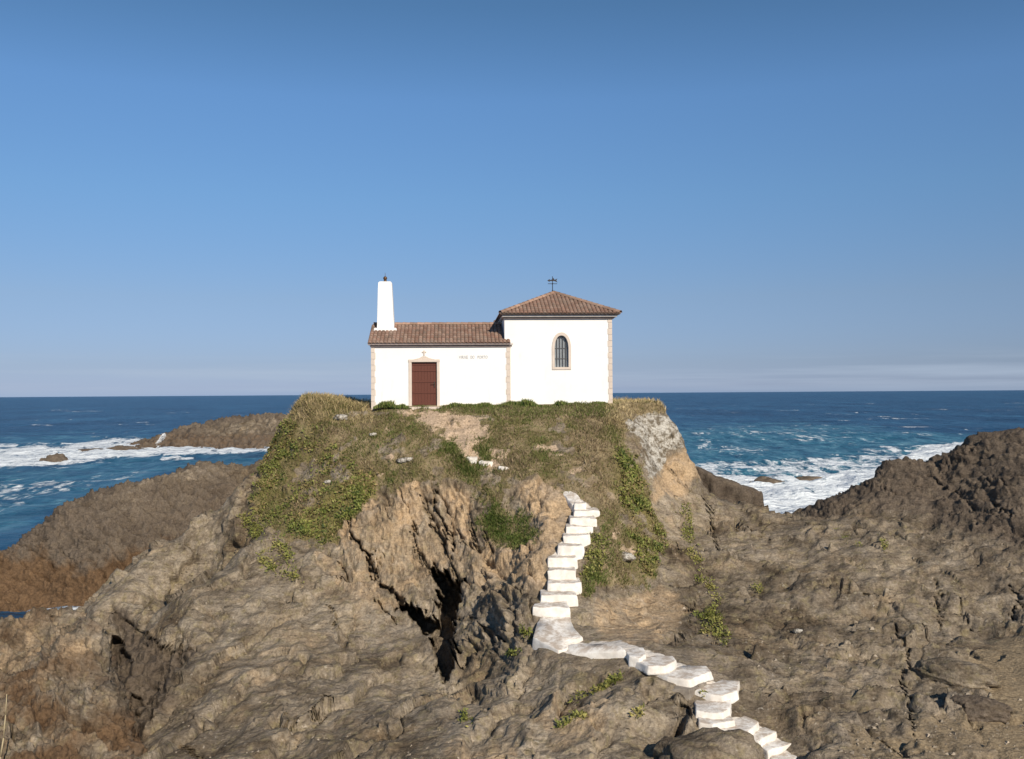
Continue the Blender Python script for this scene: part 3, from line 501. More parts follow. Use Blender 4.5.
boulder('boulder', surf(972, 712) + np.array([0, 0, .05]), (.95, .6, .42), 27, 'dark ribbed slab of rock lying on the sand at lower right', .9, 0, .2, rz=-.3)
boulder('boulder', surf(962, 680) + np.array([0, .3, .1]), (1.3, .7, .55), 33, 'pale grey worn rock hump at the edge of the sand', 0., .1, .14, rz=-.4)
for k, (a, b, s_, lab) in enumerate(((372, 433, .16, 'small pale stone bare in the grass below the chapel left corner'), (400, 459, .22, 'pale grey stone in the grass, left of two above the cliff'), (408, 457, .2, 'pale grey stone in the grass, right of two above the cliff'),
                               (341, 416, .3, 'flat grey stone in the grass near the mound top at left'), (627, 556, .32, 'pinkish stone on the grassy bank right of the upper stairs'), (797, 629, .14, 'small white stone lying on bare rock right of the stairs'), (327, 480, .16, 'grey stone among yellow green plants on the left slope'))):
    boulder('stone', surf(a, b) + np.array([0, 0, s_ * .1]), (s_ * 1.3, s_, s_ * .6), 40 + k, lab, 0, .05, .2, cat='stone', lichen=.9)

# ------------------------------------------------------------------ sea
off = np.concatenate([[-0.3], np.arange(.05, 1, .12), np.arange(1, 150, .45), np.arange(150, 420, 2.)])
dsea = np.maximum(12 * F / np.maximum(off, .28), 20); dsea[0] = 60000
pxs = np.linspace(-420, 1450, 900)
X = ((pxs - 512) / F)[None, :] * dsea[:, None]; Y = np.repeat(dsea[:, None], len(pxs), 1)
S = np.stack([X, Y, 0 * X], -1); sx, sy = proj(S)
sj = fbm(S * np.array([.04, .10, 1]), 1, 4, 3) * 9; sj2 = fbm(S * np.array([.25, .5, 1]), 1, 3, 4) * 3
foam = np.zeros(X.shape); teal = np.zeros(X.shape)
for poly, v, so in (([(-300, 450), (0, 447), (60, 446), (100, 442), (134, 437), (150, 444), (220, 447), (300, 445), (470, 443), (470, 450), (300, 452), (190, 455), (130, 460), (60, 466), (0, 467), (-300, 470)], 1., 3.), ([(-300, 488), (0, 486), (70, 480), (120, 476), (150, 470), (130, 480), (80, 492), (30, 508), (0, 520), (-300, 520)], .33, 6.),
                ([(160, 457), (195, 457), (195, 461), (160, 461)], .8, 1.5), ([(735, 474), (760, 478), (800, 478), (840, 474), (890, 466), (910, 452), (955, 444), (1010, 440), (1010, 452), (930, 462), (890, 470), (860, 490), (800, 515), (720, 515), (640, 500), (570, 480), (570, 470), (660, 478)], 1., 3.),
                ([(700, 462), (760, 462), (820, 458), (890, 452), (950, 445), (900, 470), (800, 480), (640, 480), (540, 470), (540, 460), (640, 462)], .58, 5.), ([(690, 425), (800, 428), (940, 434), (930, 442), (780, 442), (690, 436)], .2, 5.), ([(700, 440), (770, 452), (760, 460), (690, 455)], .35, 5.), ([(880, 447), (905, 450), (955, 443), (955, 449), (900, 456)], .8, 2.), ([(25, 608), (130, 606), (130, 640), (25, 640)], .8, 4.)):
    m = v * region(sx, sy, poly, so, (sj * .6 + sj2 * .5) * (1 if so > 2 else .3)); foam = np.maximum(foam, m)
for poly, v in (([(-300, 438), (140, 432), (300, 445), (450, 446), (440, 470), (250, 475), (120, 490), (0, 535), (-300, 560)], .5), ([(560, 430), (690, 425), (800, 422), (1000, 436), (1000, 450), (860, 490), (700, 510), (560, 490)], .75), ([(600, 450), (690, 448), (990, 444), (860, 500), (700, 515), (600, 490)], .9)):
    teal = np.maximum(teal, v * region(sx, sy, poly, 8, sj))
caps = fbm(S * np.array([.03, .16, 1]), 1, 4, 14); foam = np.maximum(foam, .42 * sst(.42, .6, caps) * (Y < 900))
h = .32 * fbm(S * np.array([.10, .28, 1]), 1, 4, 5) + .25 * fbm(S * np.array([.02, .09, 1]), 1, 2, 6) + foam * (.3 + .9 * fbm(S * np.array([.25, .35, 1]), 1, 4, 7))
wfront = np.exp(-((sy - 437 + sj * .3) / 4.) ** 2) * sst(640, 720, sx) * (1 - sst(900, 960, sx)); h += .9 * wfront
S[..., 2] = np.where(Y < 3000, h, 0) - np.where(Y < 60, .15, 0)
o = obj('sea', npmesh('sea', S, gridfaces(*X.shape)[:, ::-1], True, dict(sea=np.stack([foam, teal, h], -1).reshape(-1, 3))), M['sea']); tag(o, kind='structure')
# splash against the islet
n = 1600; c = sea_at(157, 447.5); q = rng.random(n) ** .8
px_ = c + np.stack([q * 1.9 - .2 + rng.normal(0, .28, n) * (1.15 - q), rng.normal(0, .5, n), q * 3.0 + rng.normal(0, .2, n)], -1)
V = []; 
for p in px_: 
    s_ = rng.uniform(.04, .13); V += [p + s_ * np.array(v) for v in ((1, 0, -.5), (-.5, .8, -.5), (-.5, -.8, -.5), (0, 0, 1))]
Fc = (np.arange(n) * 4)[:, None, None] + np.array([(0, 1, 2), (0, 3, 1), (1, 3, 2), (2, 3, 0)]); 
tag(obj('sea_spray', npmesh('sea_spray', np.array(V), Fc.reshape(-1, 3)), M['spray']), 'burst of white spray against the far islet', 'spray', kind='stuff')

# ------------------------------------------------------------------ whitewashed steps
def slab(name, top, thick, parent, seed, mat='wash', rnd=.04):
    top = np.array(top); c = top.mean(0); ar = sum(top[k][0] * top[(k + 1) % len(top)][1] - top[(k + 1) % len(top)][0] * top[k][1] for k in range(len(top)))
    if ar < 0: top = top[::-1]
    bm = bmesh.new(); a = [bm.verts.new(Vector(p)) for p in top]; b = [bm.verts.new(Vector(p + np.array([(p[0] - c[0]) * .06, (p[1] - c[1]) * .06, -thick]))) for p in top]; n = len(top)
    bm.faces.new(a); bm.faces.new(b[::-1])
    for k in range(n): bm.faces.new((b[k], b[(k + 1) % n], a[(k + 1) % n], a[k]))
    bmesh.ops.bevel(bm, geom=[e for e in bm.edges if max(v.co.z for v in e.verts) > top[:, 2].min() - .05], offset=.035, segments=2, affect='EDGES', profile=.5)
    bmesh.ops.subdivide_edges(bm, edges=[e for e in bm.edges if e.calc_length() > .12], cuts=3, use_grid_fill=True)
    bmesh.ops.triangulate(bm, faces=bm.faces[:])
    bmesh.ops.subdivide_edges(bm, edges=[e for e in bm.edges if e.calc_length() > .2], cuts=1)
    bmesh.ops.triangulate(bm, faces=[f for f in bm.faces if len(f.verts) > 4])
    V = np.array([v.co[:] for v in bm.verts]); d = np.stack([fbm(V + seed * 7, 2.6, 3, s, .6) for s in (1, 2, 3)], -1) * rnd * 1.6
    for v, q in zip(bm.verts, d): v.co += Vector(q)
    return bmobj(name, bm, M[mat], parent, True)
def hull(pts):
    pts = pts[np.lexsort((pts[:, 1], pts[:, 0]))]; out = []
    for seq in (pts, pts[::-1]):
        h_ = []
        for p in seq:
            while len(h_) > 1 and (h_[-1][0] - h_[-2][0]) * (p[1] - h_[-2][1]) - (h_[-1][1] - h_[-2][1]) * (p[0] - h_[-2][0]) <= 0: h_.pop()
            h_.append(p)
        out += h_[:-1]
    res = []
    for p in out:
        if not res or np.linalg.norm(p - res[-1]) > .12: res.append(p)
    return np.array(res)
ST = [(561, 582, 492, 503, 42.0), (574, 586, 503.5, 510, 41.2), (574, 600, 511, 517, 40.8), (569.5, 596.5, 518.5, 525.5, 40.2), (566, 593, 527, 534, 39.6), (563, 590, 535.5, 544, 39.0), (558, 583.5, 545.5, 556, 38.3), (548, 577, 558.5, 569, 37.6), (548, 576.5, 571, 580.5, 36.9), (548, 581.5, 582.5, 592, 36.3), (540, 577.5, 594.5, 605, 35.6), (533, 570, 608, 621, 34.7)]
up = empty('stone_staircase', at(np.array(558.), np.array(620.), 34.5)); tag(up, 'white painted stone stairs climbing the grassy bank towards the chapel', 'stairs')
base = np.array(up.location)
for k, (l, r, y0, y1, d) in enumerate(ST):
    A_ = at(np.array(float(l)), np.array(float(y0)), d); B_ = at(np.array(float(r)), np.array(y0 + random.uniform(-1., 1.)), d + random.uniform(-.1, .15))
    zt = (A_[2] + B_[2]) / 2; dep = 1.0; cv = random.uniform(.0, .14)
    mids = (A_ + B_) / 2 + np.array([0, -cv, 0])
    top = [A_, mids, B_, B_ + np.array([-.05, dep, .02]), A_ + np.array([.05, dep, .02])]
    if k == 0: top = [at(np.array(572.), np.array(504.), 41.4), at(np.array(582.), np.array(502.), 41.5), at(np.array(578.), np.array(495.), 42.1), at(np.array(568.), np.array(489.), 42.8), at(np.array(560.), np.array(491.), 42.7)]
    top = np.array(top) - base
    if k: top[:, 2] = zt - base[2] + np.array([0, 0, 0, .02, .02]) + rng.uniform(-.015, .015, 5)
    slab('step', top, .8, up, k)
land = np.array([at(np.array(float(a)), np.array(float(b)), 34.3 - (b - 621) / 24 * 1.9) for a, b in ((533, 637), (537, 624), (541, 616), (570, 616), (573, 628), (583, 637), (573, 642), (567, 648), (558, 650))])
slab('landing', land - base, .5, up, 31, rnd=.02)
strip = np.array([at(np.array(float(a)), np.array(float(b)), 32.5 - (a - 560) / 64 * 1.25 - (b - 646) * .05) for a, b in ((559, 648), (574, 643.5), (600, 643.5), (619, 645), (626, 650), (612, 652), (590, 653.5), (566, 655))])
slab('path_strip', strip - base, .45, up, 33, rnd=.025)
lo = empty('stone_staircase', np.mean([atz(np.array(float(a)), np.array(float(b)), 2.1) for a, b in LOW[7][0]], 0)); tag(lo, 'lower run of whitewashed stone steps winding down to the beach', 'stairs')
base = np.array(lo.location)
for k, (poly, z) in enumerate(LOW):
    top = np.array([atz(np.array(float(a)), np.array(float(b)), z) for a, b in poly])
    if k:                                      # each tread runs in under the step above it
        pr = np.array([atz(np.array(float(a)), np.array(float(b)), LOW[k - 1][1]) for a, b in LOW[k - 1][0]]); pr = pr.mean(0) + (pr - pr.mean(0)) * .7; pr[:, 2] = z; top = hull(np.vstack([top, pr]))
    slab('step', top - base, .26 if k in (1, 2) else .36, lo, 50 + k, rnd=.03)
sup = np.array([atz(np.array(a), np.array(b), 2.97) for a, b in ((665.5, 682.), (679, 674.), (700, 675.), (707, 682.), (689, 690.), (668, 688.))]); slab('support_wall', sup - base, .7, lo, 66, 'masonry', .05)
for k, (l, r, y, lab) in enumerate(((466.5, 477, 455.5, 'white painted stone at the path, highest of three'), (477, 491, 459.5, 'white painted stone at the path, middle and longest of three'), (496, 508.5, 465.5, 'white painted stone at the path, lowest of three'))):
    a_ = surf(l, y); b_ = surf(r, y + 1.5); c_ = (a_ + b_) / 2; w = (r - l) / F * c_[1] / 2; e = empty('painted_stone', c_)
    bpy.data.objects.remove(e); bm = None
    top = np.array([(-w, -.10, .06), (-w * .2, -.16, .07), (w, -.1, .02), (w * .9, .25, .06), (-w * .8, .28, .10)])
    s_ = slab('painted_stone', top, .4, None, 70 + k); s_.location = c_; s_.rotation_euler[2] = -.25; tag(s_, lab, 'stone')

# ------------------------------------------------------------------ chapel
yaw = math.radians(3.5)
ch = empty('chapel', (-7.37, 49.8, 11.36), yaw); tag(ch, 'white chapel with red tiled roofs standing on the grassy headland top', 'chapel')
def wall_with_hole(bm, x0, x1, y, z0, z1, hole):      # front wall sheet with a polygonal hole and its reveal
    outer = [bm.verts.new((x, y, z)) for x, z in ((x0, z0), (x1, z0), (x1, z1), (x0, z1))]
    hv = [bm.verts.new((x, y, z)) for x, z in hole]; hb = [bm.verts.new((x, y + .22, z)) for x, z in hole]; n = len(hole)
    es = [bm.edges.new((outer[k], outer[(k + 1) % 4])) for k in range(4)] + [bm.edges.new((hv[k], hv[(k + 1) % n])) for k in range(n)]
    bmesh.ops.triangle_fill(bm, edges=es, use_beauty=True)
    for k in range(n): bm.faces.new((hv[k], hv[(k + 1) % n], hb[(k + 1) % n], hb[k]))
NL, NW, NH = 7.29, 5.0, 3.24; TX0, TX1, TY, TD, TH = 7.02, 12.77, .28, 5.75, 4.70
RS = .425           # nave roof slope
# nave
bm = bmesh.new(); dx0, dx1, dz = 2.1, 3.42, 2.32
wall_with_hole(bm, 0, NL, 0, -.7, NH, [(dx0, -.05), (dx1, -.05), (dx1, dz), (dx0, dz)])
g = [(0, -.7), (NW, -.7), (NW, NH), (NW / 2, NH + NW / 2 * RS), (0, NH)]
for x in (0, NL): bm.faces.new([bm.verts.new((x, y, z)) for y, z in g])
bm.faces.new([bm.verts.new(p) for p in ((0, NW, -.7), (NL, NW, -.7), (NL, NW, NH), (0, NW, NH))])
bmobj('wall', bm, M['plaster'], ch)
# chancel
wx, wy0, wy1 = 10.06, 2.03, 3.72
def arch(w, zb, zs, zt, n=8):       # pointed arch outline
    pts = [(wx - w, zb), (wx + w, zb)]
    for k in range(n + 1): t = k / n; pts.append((wx + w * math.cos(t * math.pi / 2) ** .9, zs + (zt - zs) * math.sin(t * math.pi / 2) ** .92))
    return pts + [(2 * wx - x, z) for x, z in pts[-2:1:-1]]
bm = bmesh.new(); wall_with_hole(bm, TX0, TX1, TY, -.7, TH, arch(.37, wy0, 3.0, wy1))
for x in (TX0, TX1): bm.faces.new([bm.verts.new((x, y, z)) for y, z in ((TY, -.7), (TY + TD, -.7), (TY + TD, TH), (TY, TH))])
bm.faces.new([bm.verts.new(p) for p in ((TX0, TY + TD, -.7), (TX1, TY + TD, -.7), (TX1, TY + TD, TH), (TX0, TY + TD, TH))])
bmobj('wall', bm, M['plaster'], ch)
# roofs: barrel tiles
def tile_face(V, Fc, Tn, org, ux, up_, nrm, length, rise_f, tw=.205, tl=.36):
    # columns along ux, running up 'up_' for rise_f(u) = (start, end)
    nt = int(round(length / tw)); tw = length / nt; k = 7
    for i in range(nt):
        uc = (i + .5) * tw; s0, s1 = rise_f(uc)
        if s1 - s0 < .05: continue
        nrow = max(1, int(math.ceil((s1 - s0) / tl)))
        for r in range(nrow):
            a = s0 + r * tl; b = min(s1, a + tl + .05); tone = random.random(); warm = random.random()
            cl = np.array([.31, .178, .128]) * (.75 + .4 * tone); cl = cl * (1 - .5 * warm) + np.array([.38, .30, .235]) * .5 * warm * (.8 + .35 * tone)
            if random.random() < .06: cl = cl * .6 + np.array([.05, .045, .035])
            off = len(V)
            for t, lift in ((a, .035), (b, 0.)):
                for j in range(k):
                    th = j / (k - 1) * math.pi; x = uc - math.cos(th) * tw * .5; hh = (math.sin(th) ** .8) * tw * .42 + lift - .02
                    V.append(org + ux * x + up_ * t + nrm * hh); Tn.append(cl)
            for j in range(k - 1): Fc.append((off + j, off + j + 1, off + k + j + 1, off + k + j))
            off = len(V)                             # lower lip
            for j in range(k):
                th = j / (k - 1) * math.pi; x = uc - math.cos(th) * tw * .5; hh = (math.sin(th) ** .8) * tw * .42 + .015
                V.append(org + ux * x + up_ * a + nrm * hh); Tn.append(cl * .8)
                V.append(org + ux * x + up_ * a + nrm * (hh - .035)); Tn.append(cl * .8)
            for j in range(k - 1): Fc.append((off + 2 * j, off + 2 * j + 2, off + 2 * j + 3, off + 2 * j + 1))
def cap_tiles(name, p, q, parent, rad=.13, tl=.4):
    p = np.array(p, float); q = np.array(q, float); L = np.linalg.norm(q - p); d = (q - p) / L; side = unit(np.cross(d, (0, 0, 1))); upv = np.cross(side, d); n = int(math.ceil(L / tl))
    V, Fc, Tn = [], [], []
    for i in range(n):
        cl = np.array([.37, .235, .17]) * (.7 + .5 * random.random()); o_ = len(V)
        for t, r in ((i * tl, rad * 1.08), (min(L, (i + 1) * tl + .05), rad * .92)):
            for j in range(7): th = j / 6 * math.pi; V.append(p + d * t + side * math.cos(th) * r + upv * (math.sin(th) * r + .0)); Tn.append(cl)
        for j in range(6): Fc.append((o_ + j, o_ + j + 1, o_ + 8 + j, o_ + 7 + j))
    return obj(name, npmesh(name, np.array(V), np.array(Fc), True, dict(tint=np.array(Tn))), M['tiles'], parent)
ov = .24; X0n = -.18; sl = math.hypot(1, RS)
# nave roof
V, Fc, Tn = [], [], []
upf = np.array([0, 1, RS]) / sl; nf_ = np.array([0, -RS, 1]) / sl; upb = np.array([0, -1, RS]) / sl; nb_ = np.array([0, RS, 1]) / sl
ez = NH + .14 - ov * RS; Ls = (NW / 2 + ov) * sl
tile_face(V, Fc, Tn, np.array([X0n, -ov, ez]), np.array([1., 0, 0]), upf, nf_, NL - X0n + .02, lambda u: (0, Ls if u < TX0 - X0n - .05 else (TY + ov - .02) * sl))
tile_face(V, Fc, Tn, np.array([TX0 - .02, NW + ov, ez]), np.array([-1., 0, 0]), upb, nb_, TX0 - .02 - X0n, lambda u: (0, Ls))
nr_ = obj('roof', npmesh('roof', np.array(V), np.array(Fc), True, dict(tint=np.array(Tn))), M['tiles'], ch)
bm = bmesh.new(); bprism(bm, [(0, 0)] * 0 or [(X0n + .02, 0), (X0n + .02, .01), (NL, .01), (NL, 0)], 0, .01); bm.free()
bm = bmesh.new()                                      # boarding under the tiles
def deck(bm, pts, th=.06):
    a = [bm.verts.new(p) for p in pts]; b = [bm.verts.new((p[0], p[1], p[2] - th)) for p in pts]; n = len(pts)
    bm.faces.new(a); bm.faces.new(b[::-1])
    for k in range(n): bm.faces.new((a[k], b[k], b[(k + 1) % n], a[(k + 1) % n]))
rz_ = NH + .14 + NW / 2 * RS
deck(bm, [(X0n + .02, -ov + .03, ez), (NL - .01, -ov + .03, ez), (NL - .01, TY - .02, ez + (ov + TY - .05) * RS), (TX0 - .02, TY - .02, ez + (ov + TY - .05) * RS), (TX0 - .02, NW / 2, rz_ - .02), (X0n + .02, NW / 2, rz_ - .02)])
deck(bm, [(X0n + .02, NW + ov - .03, ez), (X0n + .02, NW / 2 + .01, rz_ - .02), (TX0 - .02, NW / 2 + .01, rz_ - .02), (TX0 - .02, NW + ov - .03, ez)])
bmobj('roof_deck', bm, M['eave_board_shade'], nr_)
cap_tiles('ridge_tile_row', (X0n + .1, NW / 2, rz_ + .04), (TX0 - .03, NW / 2, rz_ + .04), nr_)
# nave cornice: white band over a grey-brown strip that paints in the eave shadow
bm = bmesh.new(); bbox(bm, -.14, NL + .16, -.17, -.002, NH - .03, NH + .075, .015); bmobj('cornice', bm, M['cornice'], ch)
bm = bmesh.new(); bbox(bm, -.06, NL + .1, -.09, -.002, NH - .13, NH - .033, .012); bmobj('eave_shadow_strip', bm, M['eave_board_shade'], ch)
# chancel hip roof
V, Fc, Tn = [], [], []; to = .42; x0, x1, y0, y1 = TX0 - .24, TX1 + to, TY - to, TY + TD + to; cx_, cy_ = (x0 + x1) / 2, (y0 + y1) / 2; ze = TH + .14; zr = 1.42
def hipface(org, ux, inward, L, halfrun):
    s_ = math.hypot(halfrun, zr); u_ = np.array([inward[0] * halfrun, inward[1] * halfrun, zr]) / s_; nn = np.cross(ux, u_); nn /= np.linalg.norm(nn)
    tile_face(V, Fc, Tn, np.array(org), np.array(ux, float), u_, nn, L, lambda u: (0, s_ * min(u, L - u) / (L / 2)))
hipface((x0, y0, ze), (1, 0, 0), (0, 1), x1 - x0, cy_ - y0); hipface((x1, y0, ze), (0, 1, 0), (-1, 0), y1 - y0, x1 - cx_)
hipface((x1, y1, ze), (-1, 0, 0), (0, -1), x1 - x0, cy_ - y0); hipface((x0, y1, ze), (0, -1, 0), (1, 0), y1 - y0, cx_ - x0)
tr = obj('roof', npmesh('roof', np.array(V), np.array(Fc), True, dict(tint=np.array(Tn))), M['tiles'], ch)
bm = bmesh.new(); cs = [bm.verts.new((x, y, ze - .01)) for x, y in ((x0, y0), (x1, y0), (x1, y1), (x0, y1))]; ap = bm.verts.new((cx_, cy_, ze + zr - .01)); bm.faces.new(cs[::-1])
for k in range(4): bm.faces.new((cs[k], cs[(k + 1) % 4], ap))
bmobj('roof_deck', bm, M['eave_board_shade'], tr)
for px_, py_ in ((x0, y0), (x1, y0), (x1, y1), (x0, y1)): cap_tiles('hip_tile_row', (px_, py_, ze + .06), (cx_, cy_, ze + zr + .05), tr, .12)
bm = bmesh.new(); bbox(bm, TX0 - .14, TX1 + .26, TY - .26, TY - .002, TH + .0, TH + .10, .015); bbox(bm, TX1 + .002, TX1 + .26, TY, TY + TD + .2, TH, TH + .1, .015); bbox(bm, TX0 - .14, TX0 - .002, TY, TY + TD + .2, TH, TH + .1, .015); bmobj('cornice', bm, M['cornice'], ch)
bm = bmesh.new(); bbox(bm, TX0 - .08, TX1 + .12, TY - .13, TY - .002, TH - .09, TH - .003, .012); bbox(bm, TX1 + .002, TX1 + .12, TY, TY + TD + .1, TH - .09, TH - .003, .012); bmobj('eave_shadow_strip', bm, M['eave_board_shade'], ch)  # chancel eave shadow, likewise a dark strip of colour
# quoins: alternating dressed blocks
def quoin(x0_, x1_, y, z1_, sgn):
    bm = bmesh.new(); z = -.7; k = 0
    while z < z1_ - .02:
        h_ = min(.3 + .05 * random.random(), z1_ - z); w = (x1_ - x0_) * (1 if k % 2 == 0 else .82); a = x0_ if sgn < 0 else x1_ - w; b = x0_ + w if sgn < 0 else x1_
        bbox(bm, a, b, y - .025 - .006 * (k % 2), y + .25, z + .006, z + h_ - .006, .008); z += h_; k += 1
    return bmobj('quoin', bm, M['stone'], ch)
quoin(-.02, .22, 0, NH - .14, -1); quoin(NL - .23, NL + .02, 0, NH - .14, 1); quoin(TX1 - .22, TX1 + .02, TY, TH - .1, 1)
# door
bm = bmesh.new(); bbox(bm, dx0 - .15, dx0 - .003, -.05, .12, -.3, dz + .003, .012); bbox(bm, dx1 + .003, dx1 + .15, -.05, .12, -.3, dz + .003, .012); bbox(bm, dx0 - .17, dx1 + .17, -.056, .12, dz + .006, dz + .15, .012)
bprism(bm, [(dx0 + .1, dz + .153), (dx1 - .1, dz + .153), (dx1 - .4, dz + .22), ((dx0 + dx1) / 2 + .08, dz + .32), ((dx0 + dx1) / 2 - .08, dz + .32), (dx0 + .4, dz + .22)], -.02, .05)
bmobj('door_frame', bm, M['stone'], ch)
bm = bmesh.new(); bbox(bm, dx0 - .3, dx1 + .3, -.4, -.004, -.25, -.02, .02); bmobj('doorstep', bm, M['stone'], ch)
bm = bmesh.new(); nb = 4
for k in range(8): bbox(bm, dx0 + .005 + k * (dx1 - dx0 - .01) / 8, dx0 + .0 + (k + 1) * (dx1 - dx0 - .01) / 8, .13, .18, -.05, dz - .003, .006)
dr = bmobj('door', bm, M['door'], ch)
for z in (.12, .72, 1.3, 1.88, 2.22):
    bm = bmesh.new(); bbox(bm, dx0 + .02, dx1 - .02, .10, .127, z - .05, z + .05, .01); bmobj('rail', bm, M['door'], dr)
bm = bmesh.new(); bbox(bm, dx1 - .16, dx1 - .1, .085, .127, 1.0, 1.3, .01); btube(bm, (dx1 - .13, .1, 1.18), (dx1 - .13, .02, 1.18), .02); btube(bm, (dx1 - .13, .03, 1.18), (dx1 - .3, .03, 1.18), .016); bmobj('handle', bm, M['brass'], dr)
# cross over the door, raised plaster
mx = (dx0 + dx1) / 2; bm = bmesh.new(); bbox(bm, mx - .035, mx + .035, -.05, -.004, dz + .36, dz + .62, .008); bbox(bm, mx - .11, mx + .11, -.048, -.006, dz + .5, dz + .56, .008); bmobj('cross', bm, M['stone'], ch)
# lettering
def words(body, x0_, x1_, zb, cap):
    cu = bpy.data.curves.new('inscription', 'FONT'); cu.body = body; cu.size = 1; cu.extrude = .02; cu.offset = .012; to_ = bpy.data.objects.new('inscription', cu); col.objects.link(to_)
    bpy.context.view_layer.update(); me = bpy.data.meshes.new_from_object(to_.evaluated_get(bpy.context.evaluated_depsgraph_get())); bpy.data.objects.remove(to_)
    X_ = [v.co.x for v in me.vertices]; Y_ = [v.co.y for v in me.vertices]; k = (x1_ - x0_) / (max(X_) - min(X_)); ky = cap / (max(Y_) - min(Y_))
    for v in me.vertices: v.co = ((v.co.x - min(X_)) * k + x0_, -.012 - v.co.z * .3, (v.co.y - min(Y_)) * ky + zb)
    me.materials.clear(); obj('inscription', me, M['letters'], ch)
words('VIRXE', 4.58, 5.06, 2.50, .155); words('DO', 5.2, 5.41, 2.50, .155); words('PORTO', 5.57, 6.1, 2.50, .155)
# window
bm = bmesh.new(); oa = arch(.51, wy0 - .13, 3.0, wy1 + .17); ia = arch(.375, wy0, 3.0, wy1 + .003); n = len(oa)
fo = [bm.verts.new((x, TY - .05, z)) for x, z in oa]; fi = [bm.verts.new((x, TY - .05, z)) for x, z in ia]; bo = [bm.verts.new((x, TY + .05, z)) for x, z in oa]; bi = [bm.verts.new((x, TY + .05, z)) for x, z in ia]
for k in range(n):
    m = (k + 1) % n; bm.faces.new((fo[k], fo[m], fi[m], fi[k])); bm.faces.new((fo[k], bo[k], bo[m], fo[m])); bm.faces.new((fi[k], fi[m], bi[m], bi[k]))
bmobj('window_frame', bm, M['stone'], ch)
win = bmobj('window', (lambda b: (b.faces.new([b.verts.new((x, TY + .19, z)) for x, z in arch(.37, wy0, 3.0, wy1)]), b)[1])(bmesh.new()), M['glass'], ch)
for k, xb in enumerate((-.24, -.08, .08, .24)):
    bm = bmesh.new(); zt_ = 3.0 + (wy1 - 3.0) * math.sqrt(max(0, 1 - (abs(xb) / .37) ** 2)) - .01; btube(bm, (wx + xb, TY + .12, wy0), (wx + xb, TY + .12, zt_), .022); bmobj('bar', bm, M['lead'], win)
for z in (2.5, 3.05):
    bm = bmesh.new(); bbox(bm, wx - .36, wx + .36, TY + .135, TY + .155, z - .015, z + .015); bmobj('crossbar', bm, M['lead'], win)
# bell gable
bg0, bg1, byc = .17, 1.09, 2.15; zb_ = NH + .14 + (byc - .5) * RS
bm = bmesh.new(); bbox(bm, bg0 - .16, bg1 + .14, byc - .62, byc + .62, zb_ - .45, zb_ + .16, .03); bgo = bmobj('bell_gable', bm, M['plaster'], ch)
bm = bmesh.new(); zb2 = zb_ + .12; zt2 = 6.80
ring = [[(bg0, byc - .45, zb2), (bg1, byc - .45, zb2), (bg1, byc + .45, zb2), (bg0, byc + .45, zb2)], [(bg0 + .05, byc - .36, zt2 - .4), (bg1 - .11, byc - .36, zt2 - .4), (bg1 - .11, byc + .36, zt2 - .4), (bg0 + .05, byc + .36, zt2 - .4)],
        [(bg0 + .07, byc - .35, zt2 - .07), (bg1 - .13, byc - .35, zt2 - .07), (bg1 - .13, byc + .35, zt2 - .07), (bg0 + .07, byc + .35, zt2 - .07)], [(bg0 + .14, byc - .25, zt2), (bg1 - .2, byc - .25, zt2), (bg1 - .2, byc + .25, zt2), (bg0 + .14, byc + .25, zt2)]]
vs = [[bm.verts.new(p) for p in r] for r in ring]; bm.faces.new(vs[0][::-1]); bm.faces.new(vs[-1])
for a, b in zip(vs, vs[1:]):
    for k in range(4): bm.faces.new((a[k], a[(k + 1) % 4], b[(k + 1) % 4], b[k]))
bmobj('pillar', bm, M['plaster'], bgo)
px0_ = (bg0 + bg1) / 2 - .04
bm = bmesh.new(); btube(bm, (px0_, byc, zt2 - .02), (px0_, byc, zt2 + .1), .12, .07); r = bmesh.ops.create_uvsphere(bm, u_segments=12, v_segments=8, radius=.11)['verts']
for v in r: v.co += Vector((px0_, byc, zt2 + .2))
btube(bm, (px0_, byc, zt2 + .28), (px0_, byc, zt2 + .5), .014, .008); bmobj('finial', bm, M['bronze'], bgo)
# weathervane
vx, vy, vz = cx_ - .08, cy_, ze + zr
bm = bmesh.new(); btube(bm, (vx, vy, vz), (vx, vy, vz + .98), .024, .016); btube(bm, (vx, vy, vz), (vx, vy, vz + .2), .07, .03); vane = bmobj('weathervane', bm, M['iron'], ch)
bm = bmesh.new(); btube(bm, (vx - .26, vy, vz + .56), (vx + .26, vy, vz + .56), .016); btube(bm, (vx, vy - .26, vz + .56), (vx, vy + .26, vz + .56), .016)
bmobj('compass_arm', bm, M['iron'], vane)
bm = bmesh.new(); bprism(bm, [(vx - .3, vz + .74), (vx - .16, vz + .66), (vx - .16, vz + .71), (vx + .12, vz + .71), (vx + .28, vz + .64), (vx + .22, vz + .75), (vx + .28, vz + .86), (vx + .12, vz + .78), (vx + .05, vz + .9), (vx - .03, vz + .8), (vx - .16, vz + .78), (vx - .16, vz + .83)], vy - .012, vy + .012); bmobj('arrow', bm, M['iron'], vane)

